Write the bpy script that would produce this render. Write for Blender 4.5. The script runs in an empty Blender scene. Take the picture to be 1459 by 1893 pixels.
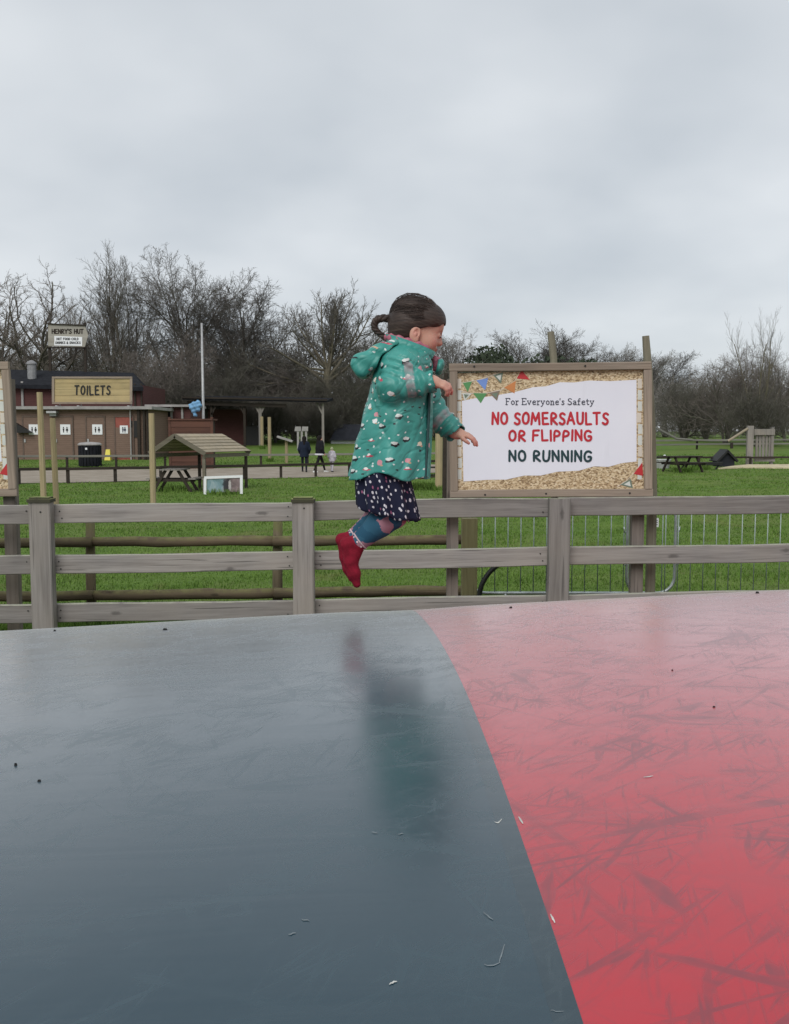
import bpy, bmesh, math, random
import numpy as np
from mathutils import Vector, Matrix

SC = bpy.context.scene
COL = SC.collection
R = math.radians
random.seed(7)
rng = np.random.default_rng(7)

# ------------------------------------------------------------------ camera
FPX, IW, IH, HORY, CAMZ = 1761.0, 1459.0, 1893.0, 800.0, 1.9
PITCH = math.atan((IH / 2 - HORY) / FPX)
cam_d = bpy.data.cameras.new('camera')
cam = bpy.data.objects.new('camera', cam_d)
COL.objects.link(cam)
cam_d.sensor_fit = 'HORIZONTAL'
cam_d.sensor_width = 36.0
cam_d.lens = 36.0 * FPX / IW
cam_d.clip_start = 0.05
cam_d.clip_end = 3000
cam.location = (0, 0, CAMZ)
cam.rotation_euler = (math.pi / 2 - PITCH, 0, 0)
SC.camera = cam

# ------------------------------------------------------------------ sky, sun, exposure
SUN_EL, SUN_AZ = R(40), R(198)          # soft light from behind the camera, a little to its left
SKY_LEVEL = 0.82
w = bpy.data.worlds.new('World')
SC.world = w
w.use_nodes = True
nt = w.node_tree
nt.nodes.clear()
def wn(t, **k):
    n = nt.nodes.new(t)
    for a, b in k.items():
        setattr(n, a, b)
    return n
out = wn('ShaderNodeOutputWorld')
mixs = wn('ShaderNodeMixShader')
mixs.inputs[0].default_value = 0.93
bg1 = wn('ShaderNodeBackground')
bg1.inputs[1].default_value = 0.1
bg2 = wn('ShaderNodeBackground')
bg2.inputs[1].default_value = SKY_LEVEL
sky = wn('ShaderNodeTexSky', sky_type='NISHITA', sun_disc=False)
sky.sun_elevation = SUN_EL
sky.sun_rotation = SUN_AZ
tc = wn('ShaderNodeTexCoord')
sep = wn('ShaderNodeSeparateXYZ')
nt.links.new(tc.outputs['Generated'], sep.inputs[0])
zz = wn('ShaderNodeMath', operation='ABSOLUTE')
nt.links.new(sep.outputs[2], zz.inputs[0])
za = wn('ShaderNodeMath', operation='ADD')
nt.links.new(zz.outputs[0], za.inputs[0])
za.inputs[1].default_value = 0.32
dx = wn('ShaderNodeMath', operation='DIVIDE')
dy = wn('ShaderNodeMath', operation='DIVIDE')
nt.links.new(sep.outputs[0], dx.inputs[0]); nt.links.new(za.outputs[0], dx.inputs[1])
nt.links.new(sep.outputs[1], dy.inputs[0]); nt.links.new(za.outputs[0], dy.inputs[1])
cmb = wn('ShaderNodeCombineXYZ')
nt.links.new(dx.outputs[0], cmb.inputs[0]); nt.links.new(dy.outputs[0], cmb.inputs[1])
n1 = wn('ShaderNodeTexNoise'); n1.inputs['Scale'].default_value = 1.9; n1.inputs['Detail'].default_value = 4; n1.inputs['Roughness'].default_value = 0.42; n1.inputs['Distortion'].default_value = 0.0
nt.links.new(cmb.outputs[0], n1.inputs['Vector'])
cr = wn('ShaderNodeValToRGB')
cr.color_ramp.elements[0].position = 0.34; cr.color_ramp.elements[0].color = (0.555, 0.600, 0.645, 1)
cr.color_ramp.elements[1].position = 0.66; cr.color_ramp.elements[1].color = (0.755, 0.788, 0.818, 1)
nt.links.new(n1.outputs[0], cr.inputs[0])
nt.links.new(sky.outputs[0], bg1.inputs[0])
nt.links.new(cr.outputs[0], bg2.inputs[0])
nt.links.new(bg1.outputs[0], mixs.inputs[1]); nt.links.new(bg2.outputs[0], mixs.inputs[2])
nt.links.new(mixs.outputs[0], out.inputs[0])

sun_d = bpy.data.lights.new('sun', 'SUN')
sun = bpy.data.objects.new('sun', sun_d)
COL.objects.link(sun)
sun_d.energy = 1.5
sun_d.angle = R(40)
sun_d.color = (1.0, 0.975, 0.94)
sdir = Vector((math.sin(SUN_AZ) * math.cos(SUN_EL), math.cos(SUN_AZ) * math.cos(SUN_EL), math.sin(SUN_EL)))
sun.rotation_euler = sdir.to_track_quat('Z', 'Y').to_euler()
sun.location = (0, 0, 30)

SC.view_settings.view_transform = 'Standard'
SC.view_settings.look = 'None'
SC.view_settings.gamma = 1
SC.view_settings.exposure = 0.3
SC.render.engine = 'CYCLES'
SC.cycles.use_denoising = True
SC.cycles.max_bounces = 6

# ------------------------------------------------------------------ helpers
def ray(px, py):
    x = (px - IW / 2) / FPX
    y = -(py - IH / 2) / FPX
    c, s = math.cos(PITCH), math.sin(PITCH)
    return Vector((x, y * s + c, y * c - s))
def at(px, py, Y):
    """world point that lies at distance Y in front of the camera, seen at photo pixel (px, py)"""
    d = ray(px, py)
    t = Y / d.y
    return Vector((d.x * t, Y, CAMZ + d.z * t))
def ppm(Y):
    return FPX / Y

GY = [-60, 0, 30, 42, 47, 55, 65, 80, 120, 400, 1500]
GZ = [0, 0, 0, 0, .12, .35, .75, 1.15, 1.3, 1.9, 4.0]
def gz(x, y):
    x = np.asarray(x, float); y = np.asarray(y, float)
    z = np.interp(y, GY, GZ)
    amp = np.clip((y - 11) / 12, 0, 1) * np.clip((x + 1) / 4, 0, 1) * np.clip((48 - y) / 14, 0, 1)
    z = z + amp * (.07 * np.sin(y * 1.15 + .35 * x) + .05 * np.sin(y * 2.3 - .6 * x + 1.) + .04 * np.sin(x * 1.1 + y * .4))
    return z
def gzf(x, y):
    return float(gz(x, y))

def tag(o, label=None, cat=None, group=None, kind=None):
    if label: o['label'] = label
    if cat: o['category'] = cat
    if group: o['group'] = group
    if kind: o['kind'] = kind
    return o
def empty(name, loc, label=None, cat=None, group=None, rz=0):
    o = bpy.data.objects.new(name, None)
    COL.objects.link(o)
    o.location = loc
    o.rotation_euler = (0, 0, rz)
    o.empty_display_size = .1
    return tag(o, label, cat, group)
def link(name, me, parent=None, loc=None, rot=None):
    o = bpy.data.objects.new(name, me)
    COL.objects.link(o)
    if parent is not None: o.parent = parent
    if loc is not None: o.location = loc
    if rot is not None: o.rotation_euler = rot
    return o
def mesh_np(name, V, Fq=None, Ft=None, mat=None, smooth=False):
    """V (n,3); quads (m,4); tris (k,3)"""
    me = bpy.data.meshes.new(name)
    V = np.asarray(V, np.float32)
    nq = 0 if Fq is None else len(Fq); n3 = 0 if Ft is None else len(Ft)
    me.vertices.add(len(V)); me.vertices.foreach_set('co', V.ravel())
    loops = []
    if nq: loops.append(np.asarray(Fq, np.int32).ravel())
    if n3: loops.append(np.asarray(Ft, np.int32).ravel())
    lv = np.concatenate(loops)
    me.loops.add(len(lv)); me.loops.foreach_set('vertex_index', lv)
    st = np.concatenate([np.arange(nq) * 4, nq * 4 + np.arange(n3) * 3]).astype(np.int32)
    me.polygons.add(nq + n3); me.polygons.foreach_set('loop_start', st)
    me.update(calc_edges=True)
    me.validate()
    if smooth: me.polygons.foreach_set('use_smooth', np.ones(len(me.polygons), bool))
    if mat: me.materials.append(mat)
    return me

class MB:
    """collects simple solids of ONE part"""
    def __init__(s): s.v = []; s.f = []
    def add(s, vs, fs):
        b = len(s.v)
        s.v += [tuple(v) for v in vs]
        s.f += [tuple(i + b for i in f) for f in fs]
        return s
    def box(s, c, d, M=None, ch=0.0):
        """box centre c, full dims d, optional 3x3 rotation"""
        hx, hy, hz = d[0] / 2, d[1] / 2, d[2] / 2
        vs = [Vector((sx * hx, sy * hy, sz * hz)) for sz in (-1, 1) for sx, sy in ((-1, -1), (1, -1), (1, 1), (-1, 1))]
        fs = [(3, 2, 1, 0), (4, 5, 6, 7), (0, 1, 5, 4), (1, 2, 6, 5), (2, 3, 7, 6), (3, 0, 4, 7)]
        if M is not None: vs = [M @ v for v in vs]
        c = Vector(c)
        return s.add([v + c for v in vs], fs)
    def bar(s, a, b, wd, th, up=(0, 0, 1)):
        """rectangular bar from a to b, wd across, th along 'up'"""
        a, b = Vector(a), Vector(b)
        x = (b - a).normalized(); u = Vector(up)
        y = u.cross(x)
        if y.length < 1e-5: y = Vector((0, 1, 0)).cross(x)
        y.normalize(); z = x.cross(y)
        M = Matrix((x, y, z)).transposed()
        return s.box((a + b) / 2, ((b - a).length, wd, th), M)
    def tube(s, pts, rad, n=8, closed=False, cap=True):
        pts = [Vector(p) for p in pts]; m = len(pts)
        if not hasattr(rad, '__len__'): rad = [rad] * m
        rings = []; prev = None
        for i, p in enumerate(pts):
            if closed: t = pts[(i + 1) % m] - pts[i - 1]
            else: t = pts[min(i + 1, m - 1)] - pts[max(i - 1, 0)]
            t.normalize()
            if prev is None:
                r = Vector((0, 0, 1)).cross(t)
                if r.length < 1e-3: r = Vector((1, 0, 0))
            else: r = prev - t * prev.dot(t)
            r.normalize(); prev = r
            q = t.cross(r)
            rings.append([p + (r * math.cos(2 * math.pi * k / n) + q * math.sin(2 * math.pi * k / n)) * rad[i] for k in range(n)])
        vs = [v for g in rings for v in g]; fs = []
        for i in range(m if closed else m - 1):
            j = (i + 1) % m
            for k in range(n):
                fs.append((i * n + k, i * n + (k + 1) % n, j * n + (k + 1) % n, j * n + k))
        if cap and not closed:
            fs.append(tuple(range(n - 1, -1, -1))); fs.append(tuple((m - 1) * n + k for k in range(n)))
        return s.add(vs, fs)
    def lathe(s, prof, n=16, c=(0, 0, 0)):
        c = Vector(c); vs = []; fs = []
        for (r, z) in prof:
            for k in range(n):
                a = 2 * math.pi * k / n
                vs.append(c + Vector((r * math.cos(a), r * math.sin(a), z)))
        for i in range(len(prof) - 1):
            for k in range(n):
                fs.append((i * n + k, i * n + (k + 1) % n, (i + 1) * n + (k + 1) % n, (i + 1) * n + k))
        fs.append(tuple(range(n - 1, -1, -1))); fs.append(tuple((len(prof) - 1) * n + k for k in range(n)))
        return s.add(vs, fs)
    def poly(s, pts): return s.add(pts, [tuple(range(len(pts)))])
    def prism(s, pts, ext):
        ext = Vector(ext); n = len(pts); pts = [Vector(p) for p in pts]
        vs = pts + [p + ext for p in pts]
        fs = [tuple(range(n - 1, -1, -1)), tuple(range(n, 2 * n))] + [(i, (i + 1) % n, n + (i + 1) % n, n + i) for i in range(n)]
        return s.add(vs, fs)
    def mesh(s, name, mat, smooth=False, origin=None):
        me = bpy.data.meshes.new(name)
        o = Vector(origin) if origin is not None else Vector((0, 0, 0))
        me.from_pydata([tuple(Vector(v) - o) for v in s.v], [], s.f)
        bm = bmesh.new(); bm.from_mesh(me)
        bmesh.ops.recalc_face_normals(bm, faces=bm.faces)
        bm.to_mesh(me); bm.free()
        if smooth:
            me.polygons.foreach_set('use_smooth', np.ones(len(me.polygons), bool))
        if mat: me.materials.append(mat)
        return me
    def build(s, name, mat, parent=None, smooth=False):
        """verts are given in world space; the object sits at its own centre and keeps world placement under its parent"""
        vs = np.array([tuple(v) for v in s.v]); c = Vector((vs.max(0) + vs.min(0)) / 2)
        me = s.mesh(name, mat, smooth, c)
        o = link(name, me, parent)
        p0 = parent_loc(parent)
        o.location = c - p0
        return o
def parent_loc(p):
    q = Vector((0, 0, 0))
    while p is not None:
        q += p.location; p = p.parent
    return q

def plank_mesh(name, L, W, T, mat, seed=0, ch=.006, segs=6, wob=.004):
    """board along local X, W in Z, T in Y, chamfered and very slightly warped"""
    r = random.Random(seed)
    h, t = W / 2, T / 2
    sec = [(-t + ch, -h), (t - ch, -h), (t, -h + ch), (t, h - ch), (t - ch, h), (-t + ch, h), (-t, h - ch), (-t, -h + ch)]
    vs = []; fs = []
    ph, pa = r.uniform(0, 6), r.uniform(.3, 1) * wob
    for i in range(segs + 1):
        u = i / segs
        dz = pa * math.sin(ph + u * 4.2) + r.uniform(-1, 1) * wob * .25
        dyy = pa * math.cos(ph * 1.7 + u * 3.1)
        sc = 1 + r.uniform(-.012, .012)
        for (y, z) in sec:
            vs.append((-L / 2 + L * u, y + dyy, z * sc + dz))
    for i in range(segs):
        for k in range(8):
            fs.append((i * 8 + k, i * 8 + (k + 1) % 8, (i + 1) * 8 + (k + 1) % 8, (i + 1) * 8 + k))
    fs.append(tuple(range(7, -1, -1))); fs.append(tuple(segs * 8 + k for k in range(8)))
    m = MB().add(vs, fs)
    return m.mesh(name, mat)
def put_plank(name, a, b, W, T, mat, parent, seed=0, **k):
    """board between world points a and b"""
    a, b = Vector(a), Vector(b)
    x = (b - a).normalized()
    y = Vector((0, 0, 1)).cross(x)
    if y.length < 1e-4: y = Vector((0, 1, 0))
    y.normalize(); z = x.cross(y)
    me = plank_mesh(name, (b - a).length, W, T, mat, seed, **k)
    o = link(name, me, parent)
    M = Matrix((x, y, z)).transposed().to_4x4()
    M.translation = (a + b) / 2 - parent_loc(parent)
    o.matrix_local = M
    return o
def copy_tree(o, parent=None):
    c = o.copy(); COL.objects.link(c)
    if parent is not None: c.parent = parent
    for ch in list(o.children): copy_tree(ch, c)
    return c

# ------------------------------------------------------------------ material kit
class NT:
    def __init__(s, name):
        s.m = bpy.data.materials.new(name); s.m.use_nodes = True
        s.t = s.m.node_tree; s.t.nodes.clear()
        s.out = s.t.nodes.new('ShaderNodeOutputMaterial')
        s.b = s.t.nodes.new('ShaderNodeBsdfPrincipled')
        s.t.links.new(s.b.outputs[0], s.out.inputs[0])
    def n(s, t, **k):
        x = s.t.nodes.new(t)
        for a, b in k.items(): setattr(x, a, b)
        return x
    def set(s, sock, v):
        if isinstance(v, bpy.types.NodeSocket): s.t.links.new(v, sock)
        elif v is not None:
            if hasattr(v, '__len__') and len(v) == 3 and len(getattr(sock, 'default_value', (0, 0, 0))) == 4: v = (*v, 1)
            sock.default_value = v
    def math(s, op, a, b=None, c=None, clamp=False):
        x = s.n('ShaderNodeMath', operation=op, use_clamp=clamp)
        for i, v in enumerate((a, b, c)):
            if v is not None: s.set(x.inputs[i], v)
        return x.outputs[0]
    def vec(s, op, a, b=None):
        x = s.n('ShaderNodeVectorMath', operation=op)
        s.set(x.inputs[0], a)
        if b is not None: s.set(x.inputs[1], b)
        return x.outputs['Value'] if op in ('LENGTH', 'DISTANCE', 'DOT_PRODUCT') else x.outputs[0]
    def coord(s, k='Object'): return s.n('ShaderNodeTexCoord').outputs[k]
    def rnd(s): return s.n('ShaderNodeObjectInfo').outputs['Random']
    def mapv(s, v, scale=(1, 1, 1), rot=(0, 0, 0), loc=(0, 0, 0)):
        x = s.n('ShaderNodeMapping'); s.set(x.inputs[0], v)
        s.set(x.inputs['Scale'], scale); s.set(x.inputs['Rotation'], rot); s.set(x.inputs['Location'], loc)
        return x.outputs[0]
    def noise(s, v, sc, det=3, ro=.55, dist=0, out=0):
        x = s.n('ShaderNodeTexNoise'); s.set(x.inputs['Vector'], v)
        for k, q in (('Scale', sc), ('Detail', det), ('Roughness', ro), ('Distortion', dist)): s.set(x.inputs[k], q)
        return x.outputs[out]
    def ramp(s, f, *stops):
        x = s.n('ShaderNodeValToRGB'); s.set(x.inputs[0], f)
        e = x.color_ramp.elements
        while len(e) < len(stops): e.new(.5)
        for i, (p, c) in enumerate(stops):
            e[i].position = p
            e[i].color = (c, c, c, 1) if not hasattr(c, '__len__') else (*c, 1)
        return x.outputs[0]
    def mix(s, f, a, b, mode='MIX'):
        x = s.n('ShaderNodeMix', data_type='RGBA', blend_type=mode)
        s.set(x.inputs[0], f); s.set(x.inputs[6], a); s.set(x.inputs[7], b)
        return x.outputs[2]
    def bump(s, h, st=.3, d=.01):
        x = s.n('ShaderNodeBump'); s.set(x.inputs['Height'], h)
        x.inputs['Strength'].default_value = st; x.inputs['Distance'].default_value = d
        s.t.links.new(x.outputs[0], s.b.inputs['Normal'])
    def fin(s, col, rough=.7, spec=None, metal=None):
        s.set(s.b.inputs['Base Color'], col); s.set(s.b.inputs['Roughness'], rough)
        if spec is not None: s.set(s.b.inputs['Specular IOR Level'], spec)
        if metal is not None: s.set(s.b.inputs['Metallic'], metal)
        return s.m

def m_plain(name, c, rough=.6, var=.25, sc=6, spec=.4, bump=0., metal=None):
    k = NT(name)
    v = k.vec('ADD', k.coord(), k.mix(1, (0, 0, 0), k.n('ShaderNodeObjectInfo').outputs['Random']))
    n = k.noise(v, sc, 4)
    col = k.mix(k.ramp(n, (.3, 0.), (.7, 1.)), tuple(x * (1 - var) for x in c), tuple(min(1, x * (1 + var)) for x in c))
    if bump: k.bump(k.noise(v, sc * 6, 3), bump)
    return k.fin(col, rough, spec, metal)
def m_wood(name, base, dark, axis=0, grain=1.0, moss=None, rough=.85, knots=True, tint=.25):
    k = NT(name)
    rn = k.rnd()
    off = k.vec('SCALE', (7.3, 3.1, 5.7)); off_n = off.node; k.set(off_n.inputs['Scale'], k.math('MULTIPLY', rn, 11.))
    v = k.vec('ADD', k.coord(), off)
    s1 = [22 * grain] * 3; s1[axis] = .9 * grain
    s2 = [90 * grain] * 3; s2[axis] = 3.5 * grain
    g1 = k.noise(k.mapv(v, s1), 1, 4, .6, .6)
    g2 = k.noise(k.mapv(v, s2), 1, 3, .6, .2)
    big = k.noise(v, 1.8, 3)
    f = k.math('ADD', k.math('MULTIPLY', g1, .65), k.math('MULTIPLY', g2, .35))
    col = k.mix(k.ramp(f, (.36, 0.), (.62, 1.)), dark, base)
    col = k.mix(k.ramp(big, (.35, 0.), (.7, .55)), col, tuple(min(1, c * q) for c, q in zip(base, (1.06, 1.0, .92))))
    col = k.mix(1., col, k.ramp(rn, (0., 1 - tint), (1., 1.)), 'MULTIPLY')
    h = f
    if knots:
        ks = [9.0] * 3; ks[axis] = 3.0
        vo = k.n('ShaderNodeTexVoronoi'); k.set(vo.inputs['Vector'], k.mapv(v, ks)); k.set(vo.inputs['Scale'], .75)
        dd = k.math('ADD', vo.outputs['Distance'], k.math('MULTIPLY', k.noise(v, 25, 2), .12))
        kn = k.ramp(dd, (.12, 1.), (.19, 0.))
        col = k.mix(k.math('MULTIPLY', kn, .6), col, tuple(c * .3 for c in dark))
        # drying checks
        cs = [60.] * 3; cs[axis] = 1.3
        ck = k.ramp(k.noise(k.mapv(v, cs), 1, 2, .5), (.66, 0.), (.71, 1.))
        col = k.mix(k.math('MULTIPLY', ck, .6), col, tuple(c * .35 for c in dark))
        h = k.math('SUBTRACT', f, k.math('MULTIPLY', ck, .8))
    if moss:
        gm = k.n('ShaderNodeNewGeometry')
        sx = k.n('ShaderNodeSeparateXYZ'); k.set(sx.inputs[0], gm.outputs['Normal'])
        mm = k.math('MULTIPLY', k.ramp(k.noise(v, 9, 4), (.35, .0), (.6, 1.)), k.ramp(sx.outputs[2], (.1, .04), (.7, 1.)))
        col = k.mix(mm, col, moss)
    k.bump(h, .45, .004)
    return k.fin(col, rough, .25)

KP = .032
SHW, SHR, PIOR = .68, .25, 1.37
# ------------------------------------------------------------------ materials
def m_grass_ground():
    k = NT('lawn')
    v = k.coord()
    big = k.noise(v, .35, 4, .6)
    mid = k.noise(k.mapv(v, (1.0, 2.6, 1)), 1.1, 5, .65, .4)
    fine = k.noise(v, 28, 4, .7)
    f = k.math('ADD', k.math('MULTIPLY', mid, .55), k.math('MULTIPLY', fine, .45))
    col = k.ramp(f, (.30, (.042, .082, .014)), (.5, (.092, .162, .028)), (.72, (.150, .230, .048)))
    col = k.mix(k.ramp(big, (.4, 0.), (.7, .55)), col, (.150, .165, .052))
    col = k.mix(k.ramp(k.noise(v, .55, 4, .7, .6), (.56, 0.), (.70, .5)), col, (.155, .130, .060))
    k.bump(k.math('ADD', k.math('MULTIPLY', fine, .4), mid), .5, .08)
    return k.fin(col, .9, .15)
def m_blade():
    k = NT('grass_blade')
    v = k.coord()
    f = k.math('ADD', k.math('MULTIPLY', k.noise(v, 60, 2), .5), k.math('MULTIPLY', k.noise(v, .9, 3), .5))
    col = k.ramp(f, (.32, (.058, .115, .018)), (.5, (.110, .195, .034)), (.68, (.185, .270, .066)))
    col = k.mix(k.ramp(k.noise(v, .55, 4, .7, .6), (.56, 0.), (.70, .5)), col, (.215, .190, .085))
    return k.fin(col, .75, .2)
def m_path():
    k = NT('pale_gravel')
    v = k.coord()
    f = k.math('ADD', k.math('MULTIPLY', k.noise(v, 1.2, 4), .5), k.math('MULTIPLY', k.noise(v, 40, 3), .5))
    return k.fin(k.ramp(f, (.35, (.21, .175, .135)), (.65, (.36, .315, .26))), .9, .2)
def m_pillow(name, base, scuff, amount, rough):
    """worn coated fabric: base colour, rubbed marks with a shape of their own, soft gloss"""
    k = NT(name)
    v = k.coord()
    tot = None
    for i, (ang, sc, lo) in enumerate(((.35, 1.5, .56), (-.65, 2.1, .56), (1.25, 1.4, .575), (2.3, 2.6, .56), (1.8, 3.4, .56))):
        u = k.mapv(k.mapv(v, (1, 1, 1), (0, 0, ang), (i * 3.7, i * 1.9, 0)), (2.6 * sc, 21 * sc, 1))
        d = k.noise(u, 1, 2, .55, 1.1)
        m1 = k.ramp(d, (lo, 0.), (lo + .13, 1.))
        tot = m1 if tot is None else k.math('MAXIMUM', tot, m1)
    for i, (ang, lo) in enumerate(((.9, .70), (-.25, .69), (2.5, .70))):
        u = k.mapv(k.mapv(v, (1, 1, 1), (0, 0, ang), (i * 5.1, i * 2.3, 0)), (.9, 60, 1))
        m2 = k.ramp(k.noise(u, 1, 1, .5, .3), (lo, 0.), (lo + .03, .9))
        tot = k.math('MAXIMUM', tot, m2)
    blot = k.noise(v, 6.5, 4, .65, .8)
    tot = k.math('MULTIPLY', tot, k.ramp(blot, (.36, .15), (.56, 1.)))
    tot2 = k.math('ADD', k.math('MULTIPLY', tot, .8), k.math('MULTIPLY', k.ramp(blot, (.44, 0.), (.68, 1.)), .38), clamp=True)
    col = k.mix(k.math('MULTIPLY', tot2, amount), base, scuff)
    h = k.noise(k.mapv(v, (1.5, 8.5, 1.5)), 1.5, 3, .5, .5)
    rg = k.math('ADD', k.math('MULTIPLY', tot2, .10), k.math('ADD', k.math('MULTIPLY', blot, .08), rough))
    k.bump(h, .16, .010)
    k.set(k.b.inputs['Sheen Weight'], SHW); k.set(k.b.inputs['Sheen Roughness'], SHR); k.set(k.b.inputs['IOR'], PIOR)
    k.set(k.b.inputs['Coat Weight'], 1.0); k.set(k.b.inputs['Coat Roughness'], rg); k.set(k.b.inputs['Coat IOR'], PIOR)
    return k.fin(col, rg, .5)

M = {}
M['lawn'] = m_grass_ground()
M['blade'] = m_blade()
M['path'] = m_path()
M['grey_pvc'] = m_pillow('teal_grey_vinyl', (.007, .035, .054), (.034, .074, .094), .35, .18)
M['red_pvc'] = m_pillow('red_vinyl', (.47, .014, .028), (.140, .036, .050), .66, .19)
M['seam_pvc'] = m_pillow('grey_seam_tape', (.008, .031, .046), (.055, .085, .098), .35, .17)
M['fence_rail'] = m_wood('weathered_rail', (.365, .337, .326), (.190, .171, .165), 0, 1.0, tint=.34, moss=(.330, .330, .265))
M['fence_post'] = m_wood('weathered_post', (.335, .308, .295), (.185, .166, .158), 2, 1.0, moss=(.26, .27, .20))
M['cap'] = m_wood('mossy_cap', (.075, .070, .052), (.035, .034, .025), 0, 1.0, moss=(.36, .40, .14), knots=False)
M['sign_frame'] = m_wood('sign_frame_timber', (.360, .295, .240), (.215, .172, .138), 0, 1.0)
M['sign_post'] = m_wood('sign_post_timber', (.250, .215, .190), (.140, .120, .104), 2, 1.0)
M['pale_post'] = m_wood('pale_stake', (.420, .345, .215), (.270, .215, .125), 2, 1.2, knots=False)
M['log'] = m_wood('mossy_log', (.150, .115, .078), (.062, .047, .032), 0, .8, moss=(.150, .140, .062))
M['log_post'] = m_wood('mossy_log_post', (.155, .128, .085), (.075, .060, .040), 2, .8, moss=(.12, .125, .045))
M['green_post'] = m_wood('algae_post', (.255, .235, .125), (.145, .135, .070), 2, 1.0)
M['lichen_post'] = m_wood('lichen_post', (.265, .245, .185), (.150, .140, .105), 2, 1.0, knots=False)
M['dark_wood'] = m_wood('dark_timber', (.050, .040, .032), (.022, .018, .015), 0, .6, knots=False)
M['grey_wood'] = m_wood('silver_timber', (.290, .270, .250), (.175, .160, .148), 2, .6, knots=False)
M['rail_light'] = m_wood('silver_rail', (.240, .235, .210), (.150, .148, .130), 0, .6, knots=False)
M['galv'] = m_plain('galvanised_steel', (.42, .46, .46), .42, .18, 20, .5, metal=.75)
M['galv_thin'] = m_plain('dull_galvanised_bar', (.30, .36, .33), .5, .18, 20, .5, metal=.45)
M['black_rubber'] = m_plain('black_hose', (.012, .013, .013), .5, .2, 20)
M['black'] = m_plain('black_paint', (.012, .012, .012), .6, .2, 20)
M['white'] = m_plain('white_plastic', (.76, .77, .78), .5, .04, 3)

# ------------------------------------------------------------------ ground, path, grass
xs = np.unique(np.concatenate([np.linspace(-700, -40, 23), np.linspace(-40, 40, 135), np.linspace(40, 700, 23)]))
ys = np.unique(np.concatenate([np.linspace(-60, 4, 17), np.linspace(4, 60, 150), np.linspace(60, 130, 60), np.linspace(130, 1500, 40)]))
GXX, GYY = np.meshgrid(xs, ys, indexing='xy')
V = np.stack([GXX, GYY, gz(GXX, GYY)], -1).reshape(-1, 3)
nx, ny = len(xs), len(ys)
ii = (np.arange(ny - 1)[:, None] * nx + np.arange(nx - 1)[None]).ravel()
Fq = np.stack([ii, ii + 1, ii + 1 + nx, ii + nx], -1)
ground = link('ground', mesh_np('ground', V, Fq, mat=M['lawn'], smooth=True))
tag(ground, 'green lawn and rising field beyond the fence', kind='structure')

pa = np.linspace(-45, 14, 120)
near_e = np.interp(pa, [-45, -14.6, -9, -2, 3, 14], [33, 35.2, 37.6, 41.2, 44.5, 50.5])
far_e = np.interp(pa, [-45, -19, -12, -2.5, 3, 14], [44, 45.6, 46.6, 49.0, 50.6, 53.5])
rows = []
for j in range(15):
    f = j / 14
    yy = near_e + (far_e - near_e) * f + (.18 * np.sin(pa * 1.7) if j in (0, 14) else 0)
    rows.append(np.stack([pa, yy, gz(pa, yy) + .02], -1))
V = np.concatenate(rows); n = len(pa)
ii = (np.arange(14)[:, None] * n + np.arange(n - 1)[None]).ravel()
path = link('path', mesh_np('path', V, np.stack([ii, ii + 1, ii + 1 + n, ii + n], -1), mat=M['path'], smooth=True))
tag(path, 'pale gravel path crossing the lawn in front of the toilets', kind='structure')

def on_path(x, y):
    a = np.interp(x, pa, near_e); b = np.interp(x, pa, far_e)
    return (y > a - .1) & (y < b + .1) & (x < 14)
NB = 230000
u = rng.random(NB)
Y0, Y1 = 5.6, 60.0
yb = Y0 * (Y1 / Y0) ** (u ** 1.12)
xb = (rng.random(NB) * 2 - 1) * (yb * .45 + .8)
clump = np.sin(xb * 2.1 + 1.3 * np.sin(yb * 1.7)) * np.sin(yb * 2.9 + .8 * np.sin(xb * 1.3))
keep = ~on_path(xb, yb)
xb, yb, clump = xb[keep], yb[keep], clump[keep]
n = len(xb)
hb = (.016 + .020 * rng.random(n)) * (1 + .55 * np.clip(clump, -.5, 1)) * (1 + yb / 60)
wb = .0034 * (1 + yb / 5.0)
ang = rng.random(n) * math.pi
zb = gz(xb, yb)
lean = (rng.random((n, 2)) - .5) * hb[:, None] * 1.3
V = np.empty((n, 3, 3))
V[:, 0] = np.stack([xb - np.cos(ang) * wb, yb - np.sin(ang) * wb, zb - .01], -1)
V[:, 1] = np.stack([xb + np.cos(ang) * wb, yb + np.sin(ang) * wb, zb - .01], -1)
V[:, 2] = np.stack([xb + lean[:, 0], yb + lean[:, 1], zb + hb], -1)
grass = link('grass', mesh_np('grass', V.reshape(-1, 3), None, np.arange(n * 3).reshape(-1, 3), M['blade']))
tag(grass, 'short green grass blades covering the lawn', kind='stuff', cat='grass')

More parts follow.
